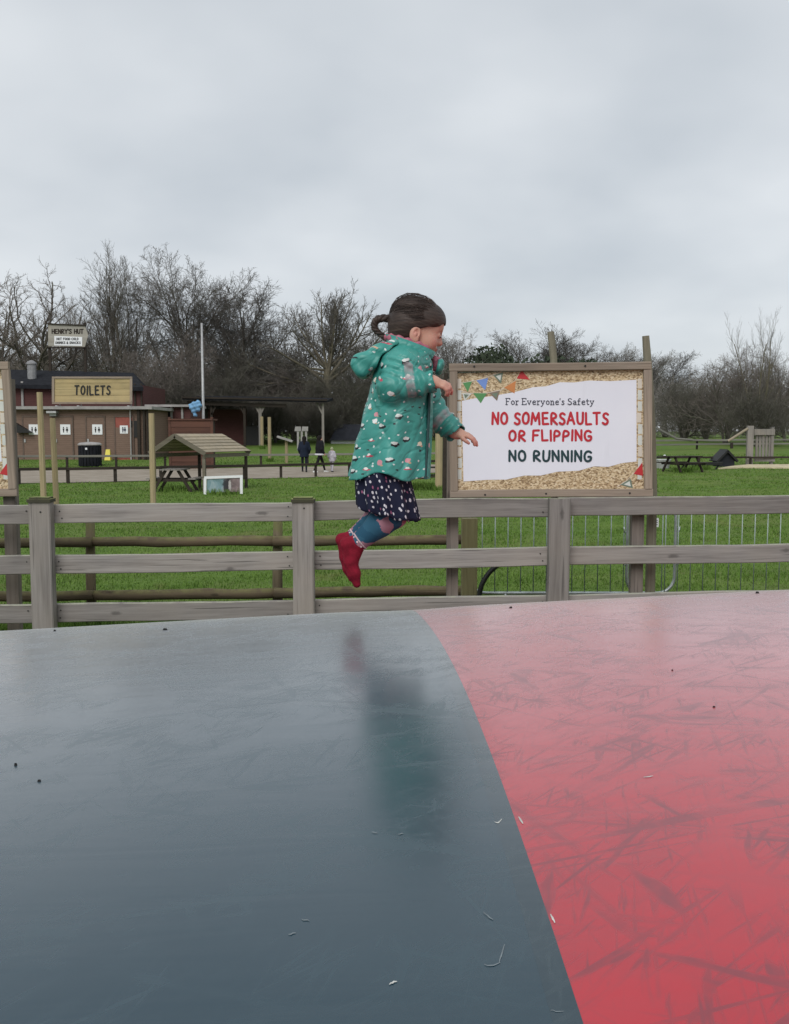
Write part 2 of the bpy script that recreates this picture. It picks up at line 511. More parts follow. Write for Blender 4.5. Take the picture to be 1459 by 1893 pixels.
# ------------------------------------------------------------------ jumping pillow
def crest(x):
    return 1.438 + .0530 * x - .0017 * x * x
def seam_x(y):
    y = np.asarray(y, float); q = np.clip(y, -.5, 3.3)
    return -0.00330 * q ** 3 + 0.00105 * q ** 2 + -0.01158 * q + 0.1603 - .16 * np.clip(y - 3.3, 0, 9)
def pz(x, y):
    x = np.asarray(x, float); y = np.asarray(y, float)
    z = crest(x) - KP * (y - 1.35) ** 2
    z = z - .20 * np.clip(y - 2.75, 0, None) ** 2 - .20 * np.clip(-.5 - y, 0, None) ** 2
    ex = np.clip(np.abs(x - 1.0) - 3.6, 0, None)
    z = z - .14 * ex ** 2.2
    s = x - seam_x(y)
    return z - .005 * np.exp(-(s / .14) ** 2)
def pillow_panel(name, mat, x0f, x1f, nxp, parent, lift=0.):
    yy = np.concatenate([np.linspace(-3.6, 0, 24)[:-1], np.linspace(0, 4.4, 120), np.linspace(4.4, 5.7, 20)[1:]])
    tt = np.linspace(0, 1, nxp)
    a = x0f(yy); b = x1f(yy)
    X = a[:, None] + (b - a)[:, None] * tt[None]
    Yg = np.repeat(yy[:, None], nxp, 1)
    Z = pz(X, Yg) + lift
    Z = np.maximum(Z, -.3)
    V = np.stack([X, Yg, Z], -1).reshape(-1, 3)
    ii = (np.arange(len(yy) - 1)[:, None] * nxp + np.arange(nxp - 1)[None]).ravel()
    o = link(name, mesh_np(name, V, np.stack([ii, ii + 1, ii + 1 + nxp, ii + nxp], -1), mat=mat, smooth=True), parent)
    return o
pillow = empty('jumping_pillow', (0, 0, 0), 'large inflated jumping pillow with a grey and a red half', 'jumping pillow')
tag(pillow_panel('fabric_panel', M['grey_pvc'], lambda y: np.full_like(y, -7.5), seam_x, 110, pillow), 'slate grey vinyl half of the pillow')
tag(pillow_panel('fabric_panel', M['red_pvc'], seam_x, lambda y: np.full_like(y, 9.0), 110, pillow), 'red scuffed vinyl half of the pillow')
tag(pillow_panel('seam_tape', M['seam_pvc'], lambda y: seam_x(y) - .024, seam_x, 3, pillow, .0003), 'grey welded tape along the colour join')

def surf(px, py):
    """point of the pillow seen at that pixel"""
    d = ray(px, py); lo = None
    t = .3
    for _ in range(4000):
        p = Vector((0, 0, CAMZ)) + d * t
        if p.z <= float(pz(p.x, p.y)): return p
        t += .002
    return p
def nick(px, py, dx, dyy, wpx, mat, bend=0.):
    """a small rubbed mark lying on the fabric"""
    pts = []
    for i in range(6):
        u = i / 5 - .5
        pts.append((px + dx * u + bend * (u * u - .25) * -dyy * .2, py + dyy * u + bend * (.25 - u * u) * abs(dx)))
    m = MB(); top = []; bot = []
    for i, (x, y) in enumerate(pts):
        a = surf(x, y); wdt = wpx * a.y / FPX * (1 - abs(i / 5 - .5) * 1.2)
        nx_, ny_ = -dyy, dx
        l = math.hypot(nx_, ny_) or 1
        o = Vector((nx_ / l, -ny_ / l, 0)) * wdt
        for sgn, lst in ((1, top), (-1, bot)):
            q = a + o * sgn; q.z = float(pz(q.x, q.y)) + .0007; lst.append(q)
    for i in range(5):
        m.add([bot[i], bot[i + 1], top[i + 1], top[i]], [(0, 1, 2, 3)])
    return m.build('scuff_mark', mat, pillow)
M['nick'] = m_plain('rubbed_white_mark', (.50, .50, .47), .6, .3, 60)
M['nick_soft'] = m_plain('faint_rubbed_mark', (.17, .20, .215), .5, .3, 60)
for a in ((920, 1517, 16, -4, 3, 1.4), (963, 1518, 8, 14, 2.5, 0), (1022, 1700, 8, 16, 2.5, 0), (727, 1819, 14, -5, 3, 0), (1199, 1437, 18, -2, 2, 0)):
    nick(*a[:5], M['nick'], a[5])
for a in ((910, 1784, 30, -3, 2, .5), (928, 1765, 10, -34, 1.6, 0), (693, 1541, 10, 2, 2.2, 0), (741, 1543, 10, -2, 2.2, 0), (565, 1703, 14, 2, 2, 0), (540, 1728, 14, -3, 2, 0), (903, 1695, 18, 14, 2.2, .3), (1030, 1872, 24, 1, 1.5, 0)):
    nick(*a[:5], M['nick_soft'], a[5])
M['debris'] = m_plain('dark_bark', (.010, .009, .009), .8, .3, 80)
for i, (px, py, sx, nm) in enumerate(((29, 1416, 1.0, 'small dark bark crumb standing on the grey vinyl near the left edge'), (73, 1445, 1.5, 'flat dark bark crumb on the grey vinyl, nearest to the camera'),
        (305, 1165, 1.4, 'dark crumb on the grey vinyl below the fence rail'), (101, 1167, 1.2, 'dark crumb on the pillow edge below the leftmost fence post'),
        (945, 1124, 1.1, 'tiny dark crumb on the red vinyl below the fence'), (1400, 1097, 1.4, 'dark crumb on the far rim of the red vinyl at right'),
        (1320, 1308, 1.0, 'tiny dark crumb on the red vinyl, right of the middle'), (1243, 1240, .9, 'tiny dark crumb on the pink sheen of the red vinyl'))):
    p = surf(px, py); s = 3.0 * sx * p.y / FPX
    r = random.Random(i); m = MB()
    bl = [(r.uniform(.7, 1.3) * s * math.cos(a), r.uniform(.4, .8) * s * math.sin(a)) for a in np.linspace(0, 6.28, 7)[:-1]]
    vs = [Vector((p.x + x, p.y + y, float(pz(p.x + x, p.y + y)) - .001)) for x, y in bl] + [Vector((p.x + x * .6, p.y + y * .6, float(pz(p.x, p.y)) + s * (1.6 if i == 0 else .8))) for x, y in bl]
    m.add(vs, [tuple(range(5, -1, -1)), tuple(range(6, 12))] + [(k, (k + 1) % 6, 6 + (k + 1) % 6, 6 + k) for k in range(6)])
    tag(m.build('bark_crumb', M['debris']), nm, 'debris', 'crumbs lying on the pillow')

# ------------------------------------------------------------------ timber rail fence
def fenceY(px): return 7.29 + (7.53 - 7.29) * px / 1459.
def rail_pt(px, k):
    """centre line of rail k (0 top) at photo column px"""
    yl = (953, 1046, 1137)[k]; yr = (932, 1022, 1110)[k]
    return at(px, yl + (yr - yl) * px / 1459., fenceY(px))
fence = empty('timber_fence', at(562, 1130, fenceY(562)) * 1.0, 'weathered grey three rail timber fence behind the pillow', 'fence')
fence.location.z = 0
RW = .149
post_px = [-400, 81, 562, 1031.5, 1500, 1965]
for k in range(3):
    for i in range(len(post_px) - 1):
        a = rail_pt(post_px[i], k); b = rail_pt(post_px[i + 1], k)
        d = (b - a).normalized()
        o = put_plank('rail', a + d * .004 + Vector((0, .03, 0)), b - d * .004 + Vector((0, .03, 0)), RW * random.uniform(.97, 1.03), .045, M['fence_rail'], fence, seed=k * 10 + i, segs=10, wob=.006)
for i, px in enumerate(post_px):
    p = rail_pt(px, 0)
    ztop = at(px, 927 if i != 3 else 921, fenceY(px)).z
    if i in (0, 4, 5): ztop = p.z + .09
    wd = .165
    me = plank_mesh('post', ztop + .3, wd, .10, M['fence_post'], 50 + i, .008, 8, .004)
    # plank runs along local X; stand it upright by rebuilding as vertical
    bmv = np.empty(len(me.vertices) * 3); me.vertices.foreach_get('co', bmv); bmv = bmv.reshape(-1, 3)
    me.vertices.foreach_set('co', np.stack([bmv[:, 2], bmv[:, 1], bmv[:, 0]], -1).ravel().astype(np.float32)); me.update()
    bm = bmesh.new(); bm.from_mesh(me); bmesh.ops.recalc_face_normals(bm, faces=bm.faces); bm.to_mesh(me); bm.free()
    o = link('post', me, fence)
    o.location = Vector((p.x, p.y - .045, (ztop - .3) / 2)) - fence.location
    if px in (81, 562):
        m = MB(); c = Vector((p.x, p.y - .045, ztop + .012))
        m.box(c, (wd + .012, .125, .026)); m.box(c + Vector((0, 0, .019)), (wd * .9, .10, .014))
        m.build('post_cap', M['cap'], o)
    if i in (1, 2, 3):
        for k in (0,):
            m = MB(); q = rail_pt(px, k)
            m.tube([(q.x + .01, q.y - .0975, q.z + .03), (q.x + .01, q.y - .094, q.z + .03)], .007, 6)
            m.build('screw_head', M['black'], o)

nail = MB().tube([(0, -.002, 0), (0, .002, 0)], .0055, 6).mesh('nail_head', M['black'])
for i, px in enumerate((81, 562, 1031.5)):
    for k in range(3):
        for sg in (-1, 1):
            for dz in (-.035, .03):
                if random.random() < .25: continue
                q = rail_pt(px + sg * random.uniform(27, 33), k)
                link('nail_head', nail, fence, Vector((q.x, q.y + .0055, q.z + dz * random.uniform(.8, 1.2))) - fence.location)

# ------------------------------------------------------------------ stroke lettering
G = {
 'A': [[(0, 0), (.34, 1), (.68, 0)], [(.13, .33), (.56, .33)]],
 'C': [[(.62, .82), (.45, .98), (.2, .95), (.04, .7), (.03, .35), (.18, .05), (.42, .0), (.62, .16)]],
 'D': [[(.06, 0), (.06, 1), (.35, .95), (.6, .7), (.6, .3), (.35, .03), (.06, 0)]],
 'E': [[(.56, 1), (.06, .98), (.06, 0), (.58, .02)], [(.06, .52), (.48, .52)]],
 'F': [[(.58, 1), (.06, .98), (.06, 0)], [(.06, .52), (.48, .53)]],
 'G': [[(.62, .84), (.45, .98), (.2, .95), (.04, .7), (.03, .32), (.18, .04), (.42, .0), (.62, .15), (.64, .45), (.38, .45)]],
 'H': [[(.06, 0), (.06, 1)], [(.58, 0), (.58, 1)], [(.06, .5), (.58, .52)]],
 'I': [[(.06, 0), (.07, 1)]],
 'K': [[(.06, 0), (.06, 1)], [(.58, 1), (.08, .48), (.6, 0)]],
 'L': [[(.06, 1), (.06, 0), (.55, .02)]],
 'M': [[(.0, 0), (.1, 1), (.4, .3), (.7, 1), (.8, 0)]],
 'N': [[(.04, 0), (.06, 1), (.58, .02), (.6, 1)]],
 'O': [[(.33, 1), (.1, .86), (.02, .5), (.1, .14), (.33, 0), (.56, .14), (.64, .5), (.56, .86), (.33, 1)]],
 'P': [[(.06, 0), (.06, .98), (.38, .97), (.58, .78), (.52, .54), (.3, .44), (.06, .45)]],
 'R': [[(.06, 0), (.06, .98), (.38, .97), (.57, .78), (.5, .56), (.08, .47), (.6, 0)]],
 'S': [[(.54, .86), (.36, .99), (.14, .93), (.07, .74), (.2, .56), (.42, .46), (.54, .27), (.44, .06), (.22, 0), (.03, .14)]],
 'T': [[(0, .98), (.62, 1)], [(.31, .98), (.3, 0)]],
 'U': [[(.05, 1), (.05, .3), (.15, .06), (.32, 0), (.5, .06), (.6, .3), (.6, 1)]],
 'Y': [[(0, 1), (.3, .5), (.6, 1)], [(.3, .5), (.3, 0)]],
 "'": [[(.05, 1), (.03, .76)]], ',': [[(.08, .08), (.02, -.14)]],
 '&': [[(.62, 0), (.15, .7), (.2, .95), (.4, .95), (.42, .72), (.08, .38), (.05, .12), (.25, 0), (.6, .38)]],
 # lower case for the serif line
 'a': [[(.07, .55), (.22, .64), (.38, .56), (.4, .05), (.46, 0)], [(.4, .36), (.15, .34), (.04, .17), (.14, .0), (.4, .12)]],
 'e': [[(.05, .33), (.45, .35), (.4, .56), (.24, .64), (.07, .5), (.05, .2), (.2, 0), (.44, .1)]],
 'f': [[(.38, .92), (.25, 1), (.15, .85), (.15, 0)], [(.02, .6), (.33, .6)], [(.03, 0), (.3, 0)]],
 'n': [[(.02, .62), (.1, .62), (.1, 0)], [(.1, .48), (.25, .63), (.4, .55), (.4, 0)], [(.02, 0), (.18, 0)], [(.32, 0), (.48, 0)]],
 'o': [[(.24, .64), (.06, .5), (.04, .2), (.22, 0), (.42, .15), (.44, .45), (.24, .64)]],
 'r': [[(.02, .62), (.12, .62), (.12, 0)], [(.12, .42), (.24, .62), (.38, .6)], [(.02, 0), (.26, 0)]],
 's': [[(.36, .56), (.2, .64), (.07, .52), (.2, .36), (.37, .24), (.32, .04), (.15, 0), (.04, .1)]],
 't': [[(.15, .88), (.15, .12), (.25, 0), (.37, .06)], [(.02, .62), (.33, .62)]],
 'v': [[(.02, .62), (.24, 0), (.46, .62)], [(0, .62), (.14, .62)], [(.36, .62), (.5, .62)]],
 'y': [[(.02, .62), (.25, .05)], [(.46, .62), (.16, -.28), (.02, -.26)], [(0, .62), (.13, .62)], [(.36, .62), (.5, .62)]],
 'F_': [[(.55, .82), (.55, 1), (.1, 1), (.1, 0)], [(.1, .52), (.4, .52)], [(0, 0), (.24, 0)], [(0, 1), (.1, 1)]],
 'E_': [[(.55, .82), (.55, 1), (.1, 1), (.1, 0), (.57, 0), (.57, .2)], [(.1, .52), (.4, .52)], [(0, 0), (.1, 0)], [(0, 1), (.1, 1)]],
}
def chaikin(p, it=2):
    for _ in range(it):
        if len(p) < 3: return p
        q = [p[0]]
        for a, b in zip(p[:-1], p[1:]):
            q += [(.75 * a[0] + .25 * b[0], .75 * a[1] + .25 * b[1]), (.25 * a[0] + .75 * b[0], .25 * a[1] + .75 * b[1])]
        p = q + [p[-1]]
    return p
ROUND = set('CDGOPRSU&aefnorsty')
def letters(text, box_, stroke, plane, mat, parent, name='letter', jitter=.0, space=.36, gap=.22, seed=1, normal=Vector((0, -1, 0)), lift=.003, serif=False):
    """text fitted into box_ = (x0, x1, ybase, ytop) given in plane units; plane(x, y) -> world point.
    Each letter is a flat printed piece of its own."""
    r = random.Random(seed)
    x0, x1, yb, yt = box_
    H = yt - yb
    glyphs = []; cx = 0
    for ch in text:
        if ch == ' ': cx += space; continue
        g = G[ch + '_'] if serif and ch + '_' in G else G[ch]
        wmax = max(q[0] for st in g for q in st)
        glyphs.append((ch, g, cx, wmax)); cx += wmax + gap
    tot = cx - gap
    sx = (x1 - x0) / tot
    for ch, g, gx, wmax in glyphs:
        m = MB(); lay = 0
        jr = r.uniform(-1, 1) * jitter; jy = r.uniform(-1, 1) * jitter * .5
        for st in g:
            p = chaikin(st, 2) if ch in ROUND else st
            P = []
            for (a, b) in p:
                b2 = b + jy; a2 = a - jr * (b - .5)
                P.append((x0 + (gx + a2) * sx, yb + b2 * H))
            hw = stroke / 2
            for (ax, ay), (bx, by) in zip(P[:-1], P[1:]):
                l = math.hypot(bx - ax, by - ay)
                if l < 1e-9: continue
                ux, uy = (bx - ax) / l, (by - ay) / l
                th = math.atan2(uy, ux)
                ring = [(bx + hw * math.cos(th - math.pi / 2 + k * math.pi / 4), by + hw * math.sin(th - math.pi / 2 + k * math.pi / 4)) for k in range(5)] + \
                       [(ax + hw * math.cos(th + math.pi / 2 + k * math.pi / 4), ay + hw * math.sin(th + math.pi / 2 + k * math.pi / 4)) for k in range(5)]
                off = normal * (lift + lay * .00012); lay += 1
                m.poly([plane(a, b) + off for a, b in ring])
        if m.v: m.build(name, mat, parent)

# ------------------------------------------------------------------ safety signs
def m_straw():
    k = NT('straw_print')
    v = k.coord()
    cells = k.n('ShaderNodeTexVoronoi'); k.set(cells.inputs['Vector'], k.mapv(v, (1, 1, 1.5))); k.set(cells.inputs['Scale'], 75)
    f = k.noise(k.mapv(v, (60, 60, 110), (0, .5, 0)), 1, 3, .6, .8)
    s = k.n('ShaderNodeSeparateColor'); k.set(s.inputs[0], cells.outputs['Color'])
    q = k.math('ADD', k.math('MULTIPLY', s.outputs[0], .55), k.math('MULTIPLY', f, .45))
    col = k.ramp(q, (.2, (.16, .10, .05)), (.4, (.42, .30, .17)), (.62, (.62, .49, .31)), (.85, (.74, .64, .47)))
    return k.fin(col, .45, .4)
M['straw'] = m_straw()
def m_board():
    k = NT('white_printed_board'); v = k.coord()
    col = k.mix(k.ramp(k.noise(v, 2.5, 4), (.35, 0.), (.75, 1.)), (.74, .745, .83), (.78, .785, .86))
    col = k.mix(k.ramp(k.noise(k.mapv(v, (8, 8, 1.2)), 1.5, 4), (.62, 0.), (.8, .25)), col, (.60, .60, .66))
    return k.fin(col, .42, .4)
M['board'] = m_board()
for nm, c in (('ink_red', (.50, .022, .035)), ('ink_teal', (.012, .045, .052)), ('ink_grey', (.045, .050, .075)), ('flag_green', (.09, .27, .10)), ('flag_blue', (.17, .28, .62)),
              ('flag_red', (.50, .035, .04)), ('flag_orange', (.56, .22, .075)), ('flag_brown', (.22, .17, .13)), ('flag_sage', (.16, .21, .16)), ('flag_white', (.62, .64, .60)), ('string', (.66, .60, .52))):
    M[nm] = m_plain(nm, c, .45, .08, 8)
def sign(x_off, label_sign, text, SY=7.56):
    """printed safety board in a timber frame; x_off moves the whole design sideways (photo pixels of the right hand board)"""
    def pl(x, y): return at(x, y, SY) + Vector((x_off, 0, 0))
    base = pl(1016, 915); base.z = 0
    s = empty('safety_sign', base, label_sign, 'sign')
    # backing and straw print
    m = MB(); a, b, c, d = pl(838, 912), pl(1196, 908), pl(1194, 682), pl(836, 690)
    m.prism([a, b, c, d], (0, .018, 0)); m.build('backing_board', M['straw'], s)
    F = Vector((0, -1, 0))
    wp = [(854, 741), (880, 736), (905, 733), (951, 725), (985, 716), (1010, 714), (1035, 706.5), (1062, 707), (1088, 703.5), (1130, 704.5), (1177, 702),
          (1177, 853), (1150, 856), (1125, 863), (1098, 862), (1071, 870), (1030, 872), (1000, 879), (970, 879), (936, 886.5), (900, 887), (857, 890)]
    m = MB(); m.poly([pl(x, y) + F * .0012 for x, y in wp]); m.build('white_panel', M['board'], s)
    # printed pale timber edge at both sides
    for xa, xb in ((846, 853), (1179, 1187)):
        for j in range(9):
            ya, yb = 700 + j * 21, 700 + j * 21 + 18
            m = MB(); q = random.uniform(-1.2, 1.2)
            m.poly([pl(xa + q, yb) + F * .0008, pl(xb + q, yb) + F * .0008, pl(xb + q, ya) + F * .0008, pl(xa + q, ya) + F * .0008])
            m.build('printed_plank', M['flag_white'] if j % 3 else M['string'], s)
    def c5(x, y): return (800 + x / 3.316, 600 + y / 3.316)
    def flag(pts, mat, stripe=None):
        m = MB(); P = [pl(*c5(*p)) + F * .0026 for p in pts]
        m.poly(P); o = m.build('printed_flag', M[mat], s)
        if stripe:
            c0 = (P[0] + P[1] + P[2]) / 3
            m = MB(); m.poly([c0 + (p - c0) * .55 + F * .0008 for p in P]); m.build('flag_motif', M[stripe], o)
    def string(pts):
        m = MB(); pp = [c5(*p) for p in pts]
        for i, (a_, b_) in enumerate(zip(pp[:-1], pp[1:])):
            m.poly([pl(a_[0], a_[1] + .6) + F * (.002 + i * 1e-4), pl(b_[0], b_[1] + .6) + F * (.002 + i * 1e-4), pl(b_[0], b_[1] - .6) + F * (.002 + i * 1e-4), pl(a_[0], a_[1] - .6) + F * (.002 + i * 1e-4)])
        m.build('printed_string', M['string'], s)
    string([(150, 362), (210, 352), (300, 335), (380, 305), (440, 280)])
    string([(150, 400), (230, 422), (330, 420), (420, 400), (500, 350), (545, 285)])
    string([(1290, 850), (1240, 905), (1190, 955), (1130, 995)])
    flag([(185, 357), (242, 348), (215, 412)], 'flag_green')
    flag([(268, 342), (340, 328), (322, 402)], 'flag_blue')
    flag([(372, 312), (432, 292), (420, 362)], 'flag_sage', 'flag_white')
    flag([(515, 330), (596, 338), (545, 280)], 'flag_red')
    flag([(180, 418), (238, 424), (196, 468)], 'flag_white', 'flag_sage')
    flag([(248, 420), (332, 421), (295, 482)], 'flag_green')
    flag([(345, 418), (412, 405), (395, 468)], 'flag_brown', 'flag_sage')
    flag([(438, 386), (510, 344), (502, 422)], 'flag_orange')
    flag([(1285, 845), (1232, 915), (1290, 927)], 'flag_red')
    flag([(1150, 982), (1215, 945), (1228, 1003)], 'flag_sage', 'flag_white')
    if text:
        pf = lambda x, y: pl(x, -y)
        letters('For Everyone\'s Safety', (935, 1098, -748, -736.5), 1.55, pf, M['ink_grey'], s, gap=.15, space=.3, serif=True)
        letters('NO SOMERSAULTS', (910, 1124, -784, -763), 4.3, pf, M['ink_red'], s, jitter=.05, seed=3, gap=.26, space=.45)
        letters('OR FLIPPING', (941, 1093, -814.5, -795.5), 4.2, pf, M['ink_red'], s, jitter=.05, seed=4, gap=.26, space=.45)
        letters('NO RUNNING', (941, 1093, -852.5, -833.5), 4.2, pf, M['ink_teal'], s, jitter=.05, seed=5, gap=.26, space=.45)
    # frame boards
    fo = Vector((0, -.022, 0))
    put_plank('frame_board', pl(830, 680) + fo, pl(1202, 676.5) + fo, .062, .04, M['sign_frame'], s, 81, segs=6)
    put_plank('frame_board', pl(832, 913.5) + fo, pl(1205, 909.5) + fo, .062, .04, M['sign_frame'], s, 82, segs=6)
    for xa, ya, xb, yb, sd in ((837.5, 687, 839.5, 907, 83), (1195, 684, 1198, 903, 84)):
        put_plank('frame_board', pl(xb, yb) + fo * 1.1, pl(xa, ya) + fo * 1.1, .062, .042, M['sign_frame'], s, sd, segs=6)
    # legs behind the fence
    for px, wd in ((839, .092), (1188, .098)):
        t = pl(px, 700); b_ = Vector((t.x, t.y + .075, -.2))
        m = MB(); t2 = Vector((t.x, t.y + .075, t.z))
        m.box((t2 + b_) / 2, (wd, .075, (t2 - b_).length)); m.build('leg', M['sign_post'], s)
    # bolts
    for px, py in ((876, 678), (896, 914), (1162, 911), (1008, 912), (1080, 677)):
        q = pl(px, py); m = MB(); m.tube([q + Vector((0, -.047, 0)), q + Vector((0, -.043, 0))], .008, 6); m.build('bolt_head', M['black'], s)
    return s
sign(0, 'white safety sign with red and dark green lettering on a straw print', True)
sign(-(at(1196, 800, 7.56) - at(19.5, 800, 7.56)).x, 'partly visible straw printed sign at the left edge of the picture', False)
# rough posts behind the right hand sign
def rough_post(name, pts, rad, mat, label, cat='post', group=None, n=8, base_z=None):
    pts = [Vector(p) for p in pts]
    b = pts[0].copy(); b.z = gzf(b.x, b.y) if base_z is None else base_z
    P = [Vector((b.x, b.y, b.z - .2))] + pts
    r = [rad[0]] + list(rad)
    o = MB().tube(P, r, n).build(name, mat)
    return tag(o, label, cat, group)
rough_post('timber_post', [at(1206, 915, 7.75), at(1203, 780, 7.75), at(1199, 690, 7.75), at(1194, 621, 7.75)], [.042, .041, .036, .029], M['lichen_post'], 'tall crooked post rising above the right edge of the safety sign')
rough_post('timber_post', [at(1026, 915, 7.8), at(1025, 780, 7.8), at(1024, 665, 7.8), at(1021, 635, 7.8), at(1018, 613, 7.8)], [.03, .03, .029, .031, .027], M['lichen_post'], 'lichen covered post sticking up behind the middle of the safety sign')

# ------------------------------------------------------------------ mossy log fence behind the rail fence
lf = empty('log_fence', (at(510, 1000, 9.0).x, 9.0, 0), 'low mossy log fence with two round rails behind the grey fence', 'fence')
def logrow(yl, yr, spans, rad, sd):
    for i, (xa, xb) in enumerate(spans):
        r = random.Random(sd + i); pts = []; rr = []
        for j in range(9):
            f = j / 8; x = xa + (xb - xa) * f
            p = at(x, yl + (yr - yl) * x / 830. + r.uniform(-1.2, 1.2), 9.0 + .035 * (i % 2))
            pts.append(p); rr.append(rad * r.uniform(.93, 1.07))
        o = MB().tube(pts, rr, 10).build('log_rail', M['log'], lf, smooth=True)
logrow(1003, 998, ((-330, 170), (160, 515), (505, 862)), .049, 3)
logrow(1103, 1092, ((-330, 172), (162, 517), (507, 862)), .051, 9)
for px in (-180, 165, 512):
    t = at(px, 966 if px != 512 else 962, 9.1)
    MB().tube([(t.x, 9.1, -.2), (t.x, 9.1, .5), (t.x + .01, 9.1, t.z)], [.05, .049, .045], 10).build('post', M['log_post'], lf, smooth=True)
t = at(868, 958, 8.75)
gp_ = MB().box((t.x, 8.75, t.z / 2 - .1), (.142, .13, t.z + .2)).build('timber_post', M['green_post'])
tag(gp_, 'thick square post with green algae beside the steel barrier', 'post')

# ------------------------------------------------------------------ crowd control barriers
def barrier(x0, x1, Y, label, tag_=False):
    zt, zb = 1.9 - .66, .365
    o = empty('crowd_barrier', ((x0 + x1) / 2, Y, 0), label, 'barrier', 'steel crowd barriers in a row')
    r = .16; pts = []
    for cx, cz, a0 in ((x1 - r, zt - r, 0), (x0 + r, zt - r, 90), (x0 + r, zb + r, 180), (x1 - r, zb + r, 270)):
        for k in range(7):
            a = R(a0 + k * 15); pts.append((cx + r * math.cos(a), Y, cz + r * math.sin(a)))
    MB().tube(pts, .0165, 8, closed=True).build('frame', M['galv'], o, smooth=True)
    n = int((x1 - x0) / .1175)
    me = MB().tube([(0, 0, -.5 * (zt - zb)), (0, 0, .5 * (zt - zb))], .0052, 6).mesh('bar', M['galv_thin'], True)
    for i in range(1, n):
        x = x0 + (x1 - x0) * i / n
        link('bar', me, o, Vector((x, Y, (zt + zb) / 2)) - o.location)
    for x in (x0 + .35, x1 - .35):
        m = MB(); m.tube([(x, Y, zb), (x, Y, .06)], .016, 8); m.tube([(x, Y - .28, .02), (x, Y - .2, .06), (x, Y + .2, .06), (x, Y + .28, .02)], .016, 8)
        m.build('foot', M['galv'], o, smooth=True)
    # coupling hooks at the end posts
    for x, sg in ((x0, -1), (x1, 1)):
        for z in (zt - .28, zb + .28):
            MB().tube([(x, Y, z), (x + sg * .03, Y - .01, z), (x + sg * .035, Y - .01, z + .05)], .008, 6).build('hook', M['galv'], o, smooth=True)
    if tag_:
        p = at(1212, 966, Y - .02)
        l_ = MB().box(p, (.062, .004, .085)).build('label_plate', M['white'], o)
        for dz in (.02, 0, -.02):
            MB().box(p + Vector((0, -.0035, dz)), (.04, .002, .007)).build('printed_line', M['ink_grey'], l_)
    return o
xa = at(1160, 1000, 9.0).x; xb = at(1249, 1000, 9.05).x
barrier(xb - 1.97, xb, 9.05, 'steel crowd barrier between the green post and the safety sign leg', True)
barrier(xa, xa + 2.3, 9.0, 'steel crowd barrier at the right edge, overlapping its neighbour')
# black hoop
pts = [at(x, y, 8.6) for x, y in chaikin([(884, 1150), (886, 1092), (897, 1068), (912, 1050), (940, 1033), (985, 1030), (1015, 1034), (1026, 1060), (1028, 1150)], 2)]
o = MB().tube(pts, .023, 10).build('hose_hoop', M['black_rubber'], smooth=True)
tag(o, 'black plastic pipe bent into a hoop behind the fence', 'hoop')

# ------------------------------------------------------------------ pale stakes on the lawn
GS = 'pale stakes on the lawn'
def stake(px, top, Y, wpx, label, lean=0., mat='pale_post', bottom=None):
    x = at(px, top, Y).x; g0 = gzf(x, Y); t = at(px + lean, top, Y)
    r = wpx / 2 / ppm(Y)
    m = MB(); m.tube([(x, Y, g0 - .2), (x + (t.x - x) * .5, Y, (g0 + t.z) / 2), (t.x, Y, t.z)], [r, r * 1.0, r * .95], 9)
    return tag(m.build('timber_stake', M[mat], smooth=False), label, 'stake', GS)
stake(75, 725, 22.0, 11, 'tall pale stake left of the toilets sign, the taller of two', -2)
stake(100, 773, 22.5, 10.5, 'shorter pale stake in front of the toilet doors', -3)
stake(280, 764, 22.0, 11, 'pale stake just left of the small picnic shelter')
stake(484, 770, 66, 6, 'thin pale stake beside the open barn, farther of two')
stake(498, 771, 53, 6.5, 'thin pale stake in front of the open barn, nearer of two')
stake(812, 735, 31.5, 14, 'pale stake between the jumping child and the safety sign')
stake(823, 690, 26, 9, 'dark slim pole close to the left edge of the safety sign', 2, 'dark_wood')

# ------------------------------------------------------------------ low rail fences along the path
def low_fence(pts, hgt, rr, pm, rm, label, nm='rail_fence', step=1.65, rails=(1.0,)):
    o = empty(nm, (pts[0][0], pts[0][1], gzf(*pts[0])), label, 'fence')
    seg = [math.dist(a, b) for a, b in zip(pts[:-1], pts[1:])]; tot = sum(seg)
    def along(s):
        for (a, b), l in zip(zip(pts[:-1], pts[1:]), seg):
            if s <= l: return (a[0] + (b[0] - a[0]) * s / l, a[1] + (b[1] - a[1]) * s / l)
            s -= l
        return pts[-1]
    n = max(1, int(tot / step)); P = [along(tot * i / n) for i in range(n + 1)]
    for i, (x, y) in enumerate(P):
        g0 = gzf(x, y)
        MB().box((x, y, g0 + hgt / 2 - .1), (rr * 1.9, rr * 1.9, hgt + .2)).build('post', pm, o)
    for i in range(0, n, 2):
        a, b = P[i], P[min(i + 2, n)]
        for fz in rails:
            put_plank('rail', (a[0], a[1] - rr * 1.2, gzf(*a) + hgt * fz + (.0 if i % 4 else .01)), (b[0], b[1] - rr * 1.2, gzf(*b) + hgt * fz + (.0 if i % 4 else .01)), rr * 1.9, rr * 1.3, rm, o, i, segs=3)
    return o
def gp(px, py):
    """ground point seen at a pixel"""
    lo, hi = 5., 300.
    for _ in range(60):
        mid = (lo + hi) / 2; p = at(px, py, mid)
        if p.z > gzf(p.x, mid): lo = mid
        else: hi = mid
    p = at(px, py, lo); p.z = gzf(p.x, lo)
    return p
line = [gp(-60, 898), gp(160, 893), gp(400, 888), gp(640, 880), gp(900, 872)]
low_fence([(p.x, p.y) for p in line], .55, .055, M['dark_wood'], M['dark_wood'], 'low dark timber rail along the near side of the path')
line = [gp(-60, 866), gp(270, 864), gp(640, 860), gp(900, 857)]
